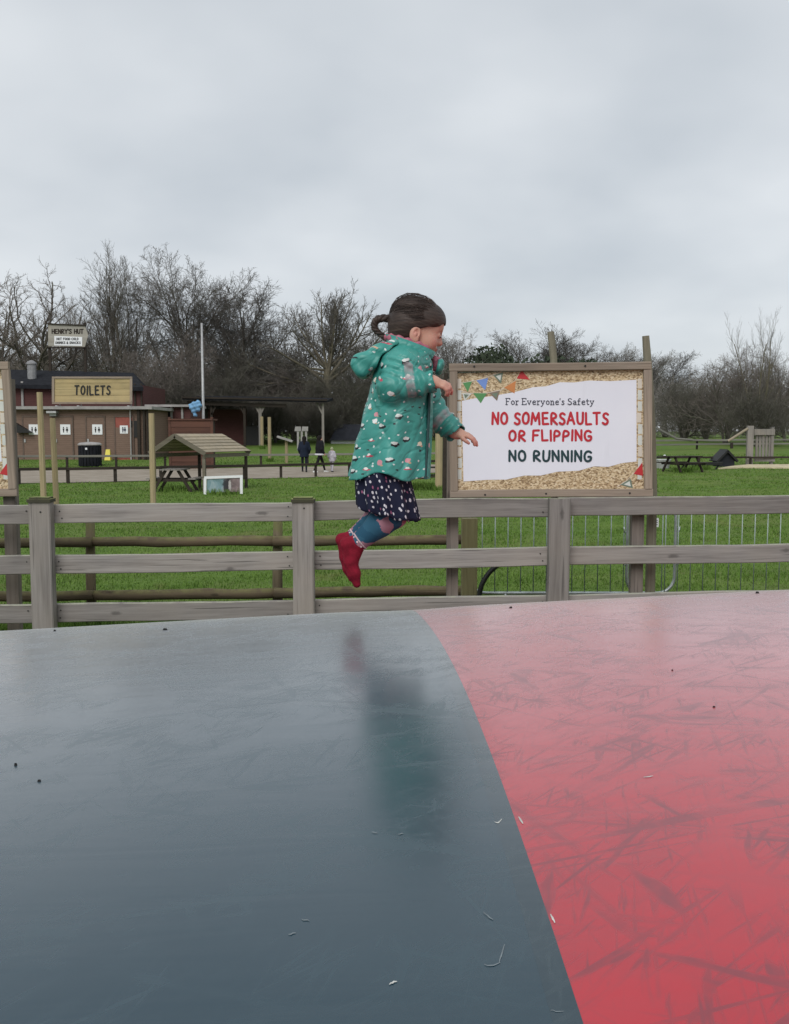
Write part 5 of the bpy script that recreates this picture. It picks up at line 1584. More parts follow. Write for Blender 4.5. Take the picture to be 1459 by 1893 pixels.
def m_tights():
    k = NT('patterned_tights'); v = k.coord()
    vo = k.n('ShaderNodeTexVoronoi'); k.set(vo.inputs['Vector'], k.vec('ADD', v, k_scale(k, k.noise(v, 38, 2, out=1), .03))); k.set(vo.inputs['Scale'], 25)
    rc = k.n('ShaderNodeSeparateColor'); k.set(rc.inputs[0], vo.outputs['Color'])
    x = k.n('ShaderNodeValToRGB'); x.color_ramp.interpolation = 'CONSTANT'; k.set(x.inputs[0], rc.outputs[0])
    e = x.color_ramp.elements
    st = ((0, (.028, .095, .150)), (.46, (.33, .165, .205)), (.70, (.020, .075, .125)), (.88, (.37, .21, .245)), (.96, (.50, .46, .42)))
    while len(e) < len(st): e.new(.5)
    for i, (p, q) in enumerate(st): e[i].position = p; e[i].color = (*q, 1)
    k.bump(k.noise(v, 260, 2), .15, .002)
    return k.fin(x.outputs[0], .85, .2)
M['skin'] = m_skin(); M['hair'] = m_hair(); M['jacket'] = m_jacket(); M['jacket_plain'] = m_jacket(True)
M['skirt'] = m_skirt(); M['tights'] = m_tights()
M['sock'] = m_plain('dark_red_sock', (.200, .008, .022), .85, .3, 45, .2, bump=.25)
M['sock_cuff'] = m_plain('pale_sock_dots', (.55, .40, .42), .85, .2, 40)
M['lining'] = m_plain('pink_fleece_lining', (.42, .15, .20), .9, .25, 60, .15, bump=.4)
M['lip'] = m_plain('lips', (.42, .13, .12), .45, .1, 50)
M['eye_white'] = m_plain('eye_white', (.50, .47, .45), .25, .05, 30)
M['iris'] = m_plain('brown_iris', (.030, .018, .012), .2, .1, 30)
M['zip'] = m_plain('dark_zip_facing', (.010, .050, .050), .5, .2, 30)

# head frame: turned a little away from the camera and looking down
HA, HT = R(4), R(14)
HC = c(770, 606)
fw0 = np.array([math.cos(HA), math.sin(HA), 0]); hS = np.array([math.sin(HA), -math.cos(HA), 0]); up = np.array([0, 0, 1.])
hF = fw0 * math.cos(HT) - up * math.sin(HT); hU = fw0 * math.sin(HT) + up * math.cos(HT)
HAX = (hF, hS, hU)
def H(f, s, u): return HC + hF * f + hS * s + hU * u

hl, hr_ = .0, .0
wr_r = c(799, 705, -.125); wr_l = c(845, 801, .10)
body = Field(c(600, 1110, -.24) , c(885, 530, .26), .0026)
b = body
# skull and face
b.ell(H(-.008, 0, .022), (.079, .066, .070), HAX, 0)
b.ell(H(.030, 0, -.028), (.046, .050, .060), HAX, .03)
for s_ in (-1, 1):
    b.ell(H(.044, s_ * .030, -.036), (.026, .022, .026), HAX, .015)
b.ell(H(.050, 0, -.070), (.020, .022, .018), HAX, .018)
b.ell(H(.058, 0, .022), (.022, .046, .034), HAX, .02)
b.cap(H(.070, 0, -.004), H(.083, 0, -.028), .006, .0085, .012)
for s_ in (-1, 1): b.ell(H(.077, s_ * .0075, -.030), (.007, .006, .006), HAX, .006)
for s_ in (-1, 1): b.ell(H(.079, s_ * .027, -.009), (.013, .014, .009), HAX, .010, 's')
for s_ in (-1, 1):
    b.ell(H(.0665, s_ * .026, -.009), (.0115, .012, .0105), HAX, .004)     # lids over the eyeball
b.ell(H(.072, 0, -.0495), (.0085, .015, .005), HAX, .004)
b.ell(H(.069, 0, -.0575), (.009, .013, .0055), HAX, .004)
b.cap(H(.082, .014, -.0535), H(.082, -.014, -.0535), .0016, .0016, .003, 's')
# ears
for s_ in (-1, 1):
    b.ell(H(-.004, s_ * .0640, -.026), (.0165, .0075, .0240), HAX, .005)
    b.ell(H(.001, s_ * .0725, -.022), (.0090, .0085, .0140), HAX, .002, 's')
    b.ell(H(-.001, s_ * .0690, -.027), (.0040, .0040, .0075), HAX, .003)
    b.ell(H(.003, s_ * .0640, -.044), (.008, .005, .008), HAX, .004)
# neck and trunk inside the clothes
nk = c(752, 648); b.cap(H(-.015, 0, -.045), nk, .036, .04, .015)
b.chain([nk, c(742, 700), c(725, 790), c(708, 880)], [.05, .078, .085, .085], .03)
# arms inside the sleeves
sh_r, el_r = c(744, 680, -.075), c(727, 716, -.106); sh_l, el_l = c(762, 682, .095), c(800, 764, .13)
b.chain([sh_r, el_r, wr_r], [.030, .024, .0185], .01); b.chain([sh_l, el_l, wr_l], [.034, .028, .0185], .015)
# hands
def hand(fd, W, fwd, nrm, thumb, curl, spread=1.0, sc=1.0):
    fwd = unit(np.array(fwd, float)); nrm = np.array(nrm, float); nrm = unit(nrm - fwd * (nrm @ fwd)); th = unit(np.cross(nrm, fwd)) * thumb
    pc = W + fwd * .023 * sc
    fd.cap(W - fwd * .012, W + fwd * .008, .0175 * sc, .0165 * sc, .008)
    fd.ell(pc, np.array((.024, .019, .0115)) * sc, (fwd, th, nrm), .010)
    Ls = ((.0165, .0125, .0095), (.0185, .014, .0105), (.0175, .013, .010), (.0135, .0105, .0085))
    for i in range(4):
        o = (1.5 - i) * .0098 * sc
        p = pc + fwd * (.0165 - .0025 * abs(i - 1)) * sc + th * o + nrm * .001
        d = unit(fwd + th * (1.5 - i) * .07 * spread)
        a = 0.
        for j, l in enumerate(Ls[i]):
            a += curl[j] + (.10 if i > 1 else 0)
            dd = unit(d * math.cos(a) - nrm * math.sin(a))
            q = p + dd * l * sc
            fd.cap(p, q, (.0060 - .0005 * j) * sc, (.0057 - .0005 * j) * sc, .0028 if j else .006); p = q
    p = pc - fwd * .010 * sc + th * .016 * sc - nrm * .003
    for j, (l, dd) in enumerate(((.016, unit(fwd * .75 + th * .75 - nrm * .25)), (.014, unit(fwd * .95 + th * .25 - nrm * .35)), (.010, unit(fwd + th * .0 - nrm * .5)))):
        q = p + dd * l * sc; fd.cap(p, q, (.0072 - .0007 * j) * sc, (.0066 - .0007 * j) * sc, .006 if j == 0 else .003); p = q
hand(b, wr_r, (1, .05, -.28), (.15, -.55, .8), 1, (.35, .55, .45), 1.0, 1.0)
hand(b, wr_l, (1, -.15, -.22), (.1, -.25, 1), -1, (.30, .45, .40), 1.2, 1.0)
# legs
hip_r, kn_r, an_r = c(700, 885, -.045), c(729, 952, -.055), c(662, 1003, -.055)
hip_l, kn_l, an_l = c(700, 885, .045), c(722, 947, .055), c(653, 995, .045)
for hp_, kn, an in ((hip_r, kn_r, an_r), (hip_l, kn_l, an_l)):
    cf = kn + (an - kn) * .35 + np.array([-.004, 0, .004])
    b.chain([hp_, kn], [.050, .037], .02); b.chain([kn, cf, an], [.038, .0375, .023], .012)
def foot(fd, an, gr, k):
    hl_ = an + np.array([-.036, 0, -.004]); ml = an + np.array([-.023, 0, -.060]); bl = an + np.array([-.013, 0, -.098]); to = an + np.array([-.004, 0, -.130])
    fd.cap(an, hl_, .0205 + gr, .0185 + gr, k); fd.chain([hl_ + np.array([.006, 0, -.004]), ml, bl, to], [.019 + gr, .0185 + gr, .018 + gr, .0095 + gr], k)
    fd.cap(an + np.array([.002, 0, -.006]), ml + np.array([.004, 0, 0]), .0185 + gr, .0170 + gr, k)
foot(b, an_r, 0, .006); foot(b, an_l, 0, .006)
V, Q = body.mesh()
bo = place('body', V, Q, M['skin'], child, ORG, 2)
# blush and lip colour live in a point attribute / material slot
P_ = np.empty(len(bo.data.vertices) * 3); bo.data.vertices.foreach_get('co', P_); P_ = P_.reshape(-1, 3) + ORG
bl = np.zeros(len(P_))
for s_ in (-1, 1): bl = np.maximum(bl, .7 * np.exp(-(np.linalg.norm(P_ - H(.060, s_ * .036, -.036), axis=1) / .020) ** 2))
bl = np.maximum(bl, .8 * np.exp(-(np.linalg.norm(P_ - H(.088, 0, -.030), axis=1) / .010) ** 2))
for s_ in (-1, 1): bl = np.maximum(bl, .6 * np.exp(-(np.linalg.norm(P_ - H(-.002, s_ * .070, -.026), axis=1) / .014) ** 2))
for W_ in (wr_r, wr_l): bl = np.maximum(bl, .65 * np.clip((np.linalg.norm(P_ - W_, axis=1) - .035) / .03, 0, 1) * (np.linalg.norm(P_ - W_, axis=1) < .12) * (P_[:, 0] > W_[0]))
at_b = bo.data.attributes.new('blush', 'FLOAT', 'POINT'); at_b.data.foreach_set('value', bl.astype(np.float32))
lo_ = (P_ - HC) @ np.array([hF, hS, hU]).T
lipv = (lo_[:, 0] > .066) & (np.abs(lo_[:, 1]) < .0155) & (lo_[:, 2] < -.0445) & (lo_[:, 2] > -.0635)
bo.data.materials.append(M['lip'])
fv = np.empty(len(bo.data.loops), np.int32); bo.data.loops.foreach_get('vertex_index', fv)
mi = lipv[fv.reshape(-1, 4)].all(1).astype(np.int32); bo.data.polygons.foreach_set('material_index', mi)
# eyes, brows
for s_ in (-1, 1):
    e0 = H(.0706, s_ * .0262, -.0106)
    F_ = Field(e0 - .02, e0 + .02, .0012); F_.ell(e0, (.0082, .0090, .0056), HAX, 0); V, Q = F_.mesh(); ey = place('eye', V, Q, M['eye_white'], child, ORG, 1)
    e1 = e0 + hF * .0055 - hU * .0012
    F_ = Field(e1 - .012, e1 + .012, .0009); F_.ell(e1, (.0040, .0050, .0050), HAX, 0); V, Q = F_.mesh(); place('iris', V, Q, M['iris'], ey, ORG, 1)
    pts = [H(.0745, s_ * .014, -.0030), H(.0785, s_ * .021, -.0015), H(.0770, s_ * .029, -.0025), H(.0700, s_ * .0365, -.0065)]
    MB().tube([Vector(p) for p in pts], [.0006, .0011, .0012, .0006], 6).build('eyelashes', M['hair'], child)
    pts = [H(.0790, s_ * .012, .0100), H(.0775, s_ * .022, .0135), H(.0690, s_ * .034, .0110)]
    MB().tube([Vector(p) for p in pts], [.0012, .0020, .0008], 6).build('eyebrow', M['hair'], child)
# hair cap with a diagonal hairline
hf = Field(H(0, 0, 0) - .13, H(0, 0, 0) + .13, .0025)
hf.ell(H(-.005, 0, .020), (.0835, .0730, .0700), HAX, 0)
hf.ell(H(.034, 0, .034), (.0440, .058, .040), HAX, .035)
hf.ell(H(-.038, 0, -.012), (.046, .058, .052), HAX, .03)
hf.ell(H(-.030, 0, .050), (.047, .046, .036), HAX, .03)
hf.ell(H(-.046, 0, -.045), (.028, .038, .026), HAX, .02)
S_, P3 = hf.sl(H(0, 0, 0) - .2, H(0, 0, 0) + .2)
q = [P3[i] - HC[i] for i in range(3)]
lf_ = hF[0] * q[0] + hF[1] * q[1] + hF[2] * q[2]; lu = hU[0] * q[0] + hU[1] * q[1] + hU[2] * q[2]; ls_ = hS[0] * q[0] + hS[1] * q[1] + hS[2] * q[2]
wav = .003 * np.sin(ls_ * 160) + .002 * np.sin(ls_ * 390 + 1)
pA = -(lu - (-.012 + .50 * lf_) + wav)
pB = (lf_ + .014) + .0015 * np.sin(lu * 300)
cut = np.minimum(pA, np.maximum(pB, -(lu + .075)))
grv = .0003 * np.sin(np.arctan2(lu - .01, np.abs(ls_) + .002) * 46 + lf_ * 40) * np.clip(np.abs(ls_) / .02, 0, 1)
hf.v = np.maximum(hf.v + grv, cut).astype(np.float32)
V, Q = hf.mesh(); place('hair', V, Q, M['hair'], child, ORG, 1)
# combed strands running back to the tie, and fly-aways
g_ = np.random.default_rng(4)
tie = H(-.093, .0, .012)
E1 = (np.array([-.005, 0, .020]), np.array([.0838, .0735, .0712])); E2 = (np.array([-.038, 0, -.012]), np.array([.0475, .0595, .0535]))
def strands(n, fly):
    PT = []
    for _ in range(n):
        th = g_.uniform(0, 2 * math.pi) if not fly else g_.uniform(.2, 2.9)
        s0, u0 = math.cos(th), math.sin(th)
        if u0 > .1: st = np.array([g_.uniform(.01, .074) if u0 > .4 else g_.uniform(-.005, .045), s0 * .064, .016 + u0 * .062]); (ce, ra) = E1
        else: st = np.array([g_.uniform(-.035, -.016), s0 * .060, g_.uniform(-.055, .0)]); (ce, ra) = E2
        en = np.array([-.084, g_.normal(0, .008), .010 + g_.normal(0, .010)])
        pts = []; amp = g_.uniform(.002, .017) if fly else 0; ex0 = g_.normal(0, .006)
        for j in range(11):
            t = j / 10; p = st * (1 - t) + en * t
            d = (p - ce) / ra; l = np.linalg.norm(d)
            p = ce + d * ((1.012 + ex0 + .006 * math.sin(t * 9 + th * 7)) / max(l, .2)) * ra
            if fly: p = p + np.array([-.3, 0, 1.0]) * amp * math.sin(t * 3.0)
            pts.append(H(*p))
        PT.append(pts)
    return np.array(PT)
PT = strands(2000, False); RD = np.full(PT.shape[:2], .0006); RD[:, 0] = .0003; RD[:, -1] = .0004
V, F_ = tubes(PT, RD, 3); link('hair_strands', mesh_np('hair_strands', V - ORG, F_, None, M['hair'], True), child)
PT = strands(150, True); RD = np.full(PT.shape[:2], .0005); RD[:, 0] = .0002; RD[:, -1] = .0002
V, F_ = tubes(PT, RD, 3); link('flyaway_strands', mesh_np('flyaway_strands', V - ORG, F_, None, M['hair'], True), child)
# ponytail looping over into the hood
path_ = [(733, 591), (720, 588.5), (705, 588), (696, 591), (692, 598), (692, 606), (697, 613), (706, 620), (716, 627)]
path_ = chaikin(path_, 2)
pt = np.array([c(x, y, .0) for x, y in path_]); m_ = len(pt)
tt = np.linspace(0, 1, m_); T_ = unit(np.gradient(pt, axis=0)); N_ = unit(np.cross(T_, np.array([0, 1., 0])))
pon = None
for j in range(3):
    a = tt * 22 + j * 2.094
    off = (N_ * np.cos(a)[:, None] + np.array([0, 1., 0]) * np.sin(a)[:, None]) * (.0060 * (1.1 - .35 * tt))[:, None]
    o = MB().tube([Vector(p) for p in pt + off], list(.0074 * (1.1 - .45 * tt)), 8).build('ponytail', M['hair'], child, smooth=True)
MB().tube([Vector(c(726, 583)), Vector(c(727, 590)), Vector(c(726, 597))], [.006, .009, .006], 10).build('hair_tie', M['hair'], child)

# ---- raincoat
lev = [(626, 752, 20, .040), (640, 752, 33, .062), (655, 750, 45, .098), (675, 747, 52, .116), (710, 742, 56, .118), (760, 736, 62, .118), (820, 726, 70, .122), (886, 718, 75, .130), (905, 716, 77, .132)]
LZ = np.array([c(750, q[0])[2] for q in lev])[::-1]; LX = np.array([c(q[1], q[0])[0] for q in lev])[::-1]
LA = np.array([q[2] / (FPX / GYD) for q in lev])[::-1]; LB = np.array([q[3] for q in lev])[::-1]
def torso(P):
    z = P[2]; cx = np.interp(z, LZ, LX); a = np.interp(z, LZ, LA); bb = np.interp(z, LZ, LB)
    x = P[0] - cx; y = P[1] - GYD
    r = np.sqrt((x / a) ** 2 + (y / bb) ** 2)
    an = np.arctan2(y / bb, x / a)
    low = np.clip((c(0, 700)[2] - z) / .30, 0, 1)
    rdg = (1 - np.abs(np.sin(an * 2.5 + z * 17 + .6))) ** 4 * .0045 * np.clip(1.2 - low, 0, 1) + (1 - np.abs(np.sin(an * 3.5 - z * 11 + 2.))) ** 4 * .0035
    fold = rdg + .0065 * np.sin(an * 6 + z * 7 + 1.2) * low + .0040 * np.sin(an * 11 - z * 12) * low + .0022 * np.sin(z * 55 + an * 4 + x * 30) * (1 - .6 * low)
    return (r - 1) * np.minimum(a, bb) + fold
jf = Field(c(630, 910, -.26), c(870, 610, .26), .0034)
jf.comb(torso, jf.lo, jf.lo + jf.n * jf.h, 0)
def wrinkle(a_, b_, ra, rb, k, ph):
    a_, b_ = np.array(a_), np.array(b_); ab = b_ - a_; L2 = ab @ ab
    def fn(P):
        q = [P[i] - a_[i] for i in range(3)]
        t = np.clip((q[0] * ab[0] + q[1] * ab[1] + q[2] * ab[2]) / L2, 0, 1)
        d = np.sqrt((q[0] - t * ab[0]) ** 2 + (q[1] - t * ab[1]) ** 2 + (q[2] - t * ab[2]) ** 2)
        return d - (ra + (rb - ra) * t) - .0028 * np.sin(t * 26 + ph + q[1] * 60) - .002 * np.sin(t * 13 + q[2] * 90)
    r = max(ra, rb) + .006
    jf.comb(fn, np.minimum(a_, b_) - r, np.maximum(a_, b_) + r, k)
sl_r = [c(746, 674, -.080), c(724, 717, -.112), c(796, 706, -.122)]
sl_l = [c(762, 680, .085), c(800, 762, .125), c(839, 798, .102)]
wrinkle(sl_r[0], sl_r[1], .054, .041, .024, 0.); wrinkle(sl_r[1], sl_r[2], .041, .034, .018, 1.)
wrinkle(sl_l[0], sl_l[1], .056, .045, .03, 2.); wrinkle(sl_l[1], sl_l[2], .045, .037, .02, .5)
# cut the hem, open the cuffs
S_, P3 = jf.sl(jf.lo, jf.lo + jf.n * jf.h)
hem = c(0, 884)[2] + .016 * np.exp(-((P3[0] - c(700, 880)[0]) / .05) ** 2) + .006 * np.sin(P3[0] * 40 + P3[1] * 25)
jf.v = np.maximum(jf.v, (hem - P3[2])).astype(np.float32)
for e_, r0 in ((sl_r, .0275), (sl_l, .031)):
    d_ = unit(e_[2] - e_[1]); jf.cap(e_[2] + d_ * .004, e_[2] + d_ * .08, r0, r0 + .012, .004, 's')
V, Q = jf.mesh()
jk = place('raincoat', V, Q, M['jacket'], child, ORG, 1)
P_ = np.empty(len(jk.data.vertices) * 3); jk.data.vertices.foreach_get('co', P_); P_ = P_.reshape(-1, 3) + ORG
def seg_d(P, a_, b_):
    ab = b_ - a_; t = np.clip(((P - a_) @ ab) / (ab @ ab), 0, 1); r = P - a_ - t[:, None] * ab
    return np.linalg.norm(r, axis=1), t, r
cx_ = np.interp(P_[:, 2], LZ, LX)
ang_ = np.arctan2(P_[:, 0] - cx_, -(P_[:, 1] - GYD))
pat = np.stack([ang_ * .135, P_[:, 2], np.zeros(len(P_))], -1)
band = np.zeros(len(P_))
td = np.abs(torso((P_[:, 0], P_[:, 1], P_[:, 2])))
for si, (e_, rr) in enumerate(((sl_r, (.052, .034)), (sl_l, (.050, .038)))):
    for j in (0, 1):
        d_, t, r = seg_d(P_, e_[j], e_[j + 1])
        m1 = (d_ < .070) & (td > .012)
        ax_ = unit(e_[j + 1] - e_[j]); s1 = unit(np.cross(ax_, np.array([0, 1., .3]))); s2 = np.cross(ax_, s1)
        a_ = np.arctan2(r @ s1, r @ s2)
        new = np.stack([P_[:, 0] + np.abs(P_[:, 1] - GYD) * .55 + 1.37 + si, P_[:, 2] + np.abs(P_[:, 1] - GYD) * .35, np.zeros(len(P_))], -1)
        pat[m1] = new[m1]
        if j == 1:
            lo_t, hi_t = ((.40, .62) if si == 0 else (.30, .58))
            band[m1] = np.maximum(band[m1], ((t > lo_t) & (t < hi_t))[m1].astype(float) * (.75 + .25 * np.sin(a_[m1] * 9)))
aa = jk.data.attributes.new('pat', 'FLOAT_VECTOR', 'POINT'); aa.data.foreach_set('vector', pat.astype(np.float32).ravel())
aa = jk.data.attributes.new('band', 'FLOAT', 'POINT'); aa.data.foreach_set('value', band.astype(np.float32))
# hood hanging on the back
hd = Field(c(640, 720, -.16), c(775, 612, .16), .003)
hax = (unit(np.array([-.86, 0, -.55])), np.array([0, 1., 0]), unit(np.array([-.55, 0, .86])))
hax2 = (unit(np.array([-.87, 0, -.50])), np.array([0, 1., 0]), unit(np.array([-.50, 0, .87])))
hd.rbox(c(688, 667), (.062, .078, .034), .020, hax2, 0)
hd.rbox(c(722, 648), (.040, .066, .022), .016, hax2, .016)
hd.ell(c(700, 655), (.050, .060, .020), hax2, .006, 's')
hd.cap(c(672, 672, -.06), c(672, 672, .06), .010, .010, .010, 's')
S_, P3 = hd.sl(hd.lo, hd.lo + hd.n * hd.h)
hd.v = (hd.v + .0025 * np.sin(P3[1] * 70 + P3[0] * 50) + .002 * np.sin(P3[2] * 120 + P3[0] * 60)).astype(np.float32)
hd.comb(lambda P: torso(P) - .009, c(650, 730, -.14), c(790, 645, .14), .003, 's')
V, Q = hd.mesh(); ho = place('hood', V, Q, M['jacket'], child, ORG, 1)
P_ = np.empty(len(ho.data.vertices) * 3); ho.data.vertices.foreach_get('co', P_); P_ = P_.reshape(-1, 3) + ORG
pat = np.stack([P_[:, 0] * .9 - np.abs(P_[:, 1] - GYD) * .9 + 3, P_[:, 2] + P_[:, 0] * .2, np.zeros(len(P_))], -1)
aa = ho.data.attributes.new('pat', 'FLOAT_VECTOR', 'POINT'); aa.data.foreach_set('vector', pat.astype(np.float32).ravel())
aa = ho.data.attributes.new('band', 'FLOAT', 'POINT')
# fleece lining rolled round the neck and stand collar
def ring(cx, cy, rx, ry, tilt, a0, a1, n=40):
    o_ = c(cx, cy); out_ = []
    for k_ in range(n):
        a = a0 + (a1 - a0) * k_ / (n - 1)
        x, y = rx * math.cos(a), ry * math.sin(a)
        out_.append(Vector((o_[0] + x, o_[1] + y, o_[2] + x * tilt)))
    return out_
pts = ring(756, 636, .066, .062, -.30, R(25), R(335))
MB().tube(pts, [.0115 + .003 * math.sin(k_ * 1.9) for k_ in range(40)], 10).build('fleece_lining', M['lining'], child, smooth=True)
MB().tube([Vector(c(800, 660, .01)), Vector(c(807, 665, .015)), Vector(c(806, 674, .02)), Vector(c(803, 686, .02))], [.008, .013, .011, .006], 10).build('fleece_lining', M['lining'], child, smooth=True)
col_v = []
m = MB()
rin = ring(757, 650, .072, .074, -.34, R(12), R(348), 36); rto = ring(759, 635, .080, .078, -.36, R(12), R(348), 36)
vs = [p for p in rin] + [p for p in rto] + [p + (p - Vector(c(757, 642))) * -.07 for p in rto] + [p + (p - Vector(c(757, 650))) * -.07 for p in rin]
fs = []
for k_ in range(35):
    for r_ in range(3): fs.append((r_ * 36 + k_, r_ * 36 + k_ + 1, (r_ + 1) * 36 + k_ + 1, (r_ + 1) * 36 + k_))
m.add(vs, fs); cob = m.build('collar', M['jacket_plain'], child, smooth=True)
# loose collar flap and front facing
fl_ = Field(c(780, 705, -.08), c(840, 650, .10), .003)
fl_.ell(c(811, 679, .02), (.014, .040, .026), None, 0); fl_.ell(c(817, 672, .02), (.008, .032, .014), None, .01); fl_.ell(c(802, 672, .01), (.013, .036, .026), None, .004, 's')
V, Q = fl_.mesh(); place('collar_flap', V, Q, M['jacket_plain'], child, ORG, 1)
m = MB(); A_ = []; B_ = []
for k_ in range(14):
    y = 700 + k_ * (884 - 700) / 13; z = c(750, y)[2]; cx0 = np.interp(z, LZ, LX); a = np.interp(z, LZ, LA) + .005; bb = np.interp(z, LZ, LB) + .005
    for lst, th in ((A_, -32), (B_, -9)):
        lst.append(Vector((cx0 + a * math.cos(R(th)), GYD + bb * math.sin(R(th)), z)))
for k_ in range(13): m.add([A_[k_], B_[k_], B_[k_ + 1], A_[k_ + 1]], [(0, 1, 2, 3)])
m.build('front_facing', M['jacket_plain'], child, smooth=True)
MB().tube([p + Vector((.001, -.001, 0)) for p in A_], .0045, 6).build('zip', M['zip'], child)
# ---- skirt
m_ = 96; rings = []
for i in range(15):
    t = i / 14
    py = 862 + (950 - 862) * t; px = 704 + 13 * t
    ce = c(px, py); a = (.084 + .010 * t); bb = .108 + .026 * t
    ringp = []
    for k_ in range(m_):
        th = 2 * math.pi * k_ / m_
        pl_ = 1 + (.02 + .085 * t) * math.sin(th * 11 + .6 * math.sin(th * 3)) + .03 * t * math.sin(th * 5 + 1)
        x, y = a * math.cos(th) * pl_, bb * math.sin(th) * pl_
        ringp.append((ce[0] + x, ce[1] + y, ce[2] - x * .24 * t + .004 * t * math.sin(th * 11)))
    rings.append(ringp)
V = np.array(rings); pat = np.stack(np.broadcast_arrays((np.arange(m_) / m_ * .62)[None], (np.arange(15) / 14 * .15)[:, None]), -1)
pat = np.concatenate([pat, np.zeros((15, m_, 1))], -1).reshape(-1, 3)
ctr = V.mean(1, keepdims=True); V2 = ctr + (V - ctr) * .975
ii = (np.arange(14)[:, None] * m_ + np.arange(m_)[None]); jj = (np.arange(14)[:, None] * m_ + (np.arange(m_)[None] + 1) % m_)
F1 = np.stack([ii, jj, jj + m_, ii + m_], -1).reshape(-1, 4); F2 = F1[:, ::-1] + 15 * m_
bo_ = 14 * m_ + np.arange(m_); bn_ = 14 * m_ + (np.arange(m_) + 1) % m_
F3 = np.stack([bo_, bn_, bn_ + 15 * m_, bo_ + 15 * m_], -1)
me = mesh_np('skirt', np.concatenate([V.reshape(-1, 3), V2.reshape(-1, 3)]) - ORG, np.concatenate([F1, F2, F3]), None, M['skirt'], True)
aa = me.attributes.new('pat', 'FLOAT_VECTOR', 'POINT'); aa.data.foreach_set('vector', np.concatenate([pat, pat]).astype(np.float32).ravel())
link('skirt', me, child)
# ---- tights and socks
tf = Field(c(610, 1030, -.15), c(790, 870, .15), .0028)
for hp_, kn, an in ((hip_r, kn_r, an_r), (hip_l, kn_l, an_l)):
    cf = kn + (an - kn) * .35 + np.array([-.004, 0, .004]); e_ = an + (kn - an) * .03
    tf.chain([hp_, kn], [.0535, .0405], .02); tf.chain([kn, cf, e_], [.0405, .0415, .0285], .012)
V, Q = tf.mesh(); place('tights', V, Q, M['tights'], child, ORG, 1)
for an, kn in ((an_r, kn_r), (an_l, kn_l)):
    sf = Field(an - np.array([.09, .05, .17]), an + np.array([.05, .05, .05]), .0028)
    foot(sf, an, .0028, .006); sf.cap(an, an + (kn - an) * .06, .0265, .0285, .008)
    S_, P3 = sf.sl(sf.lo, sf.lo + sf.n * sf.h); ax_ = unit(kn - an); top = an + (kn - an) * .06
    sf.v = np.maximum(sf.v, (P3[0] - top[0]) * ax_[0] + (P3[1] - top[1]) * ax_[1] + (P3[2] - top[2]) * ax_[2]).astype(np.float32)
    V, Q = sf.mesh(); sk = place('sock', V, Q, M['sock'], child, ORG, 10)
    s1 = unit(np.cross(ax_, np.array([0, 1., 0]))); s2 = np.cross(ax_, s1)
    m = MB()
    for k_ in range(9):
        for row, rr in ((.015, .0285),):
            a = (k_ + (.5 if row > .05 else 0)) * 2 * math.pi / 9; ce = an + (kn - an) * row + (s1 * math.cos(a) + s2 * math.sin(a)) * rr
            d_ = Vector(unit(s1 * math.cos(a) + s2 * math.sin(a)))
            m.tube([Vector(ce) - d_ * .003, Vector(ce) + d_ * .0012], .0034, 6)
    m.build('sock_dots', M['sock_cuff'], sk)
    rp_ = [Vector(top + (s1 * math.cos(a) + s2 * math.sin(a)) * .0290) for a in np.linspace(0, 2 * math.pi, 21)[:-1]]
    MB().tube(rp_, .0026, 6, closed=True).build('sock_band', M['sock_cuff'], sk)

# a toddler of about 0.95 m, in the air 2.76 m in front of the camera
CS = .92
child.location = Vector((0, 0, CAMZ)) + (Vector(ORG) - Vector((0, 0, CAMZ))) * CS
child.scale = (CS, CS, CS)

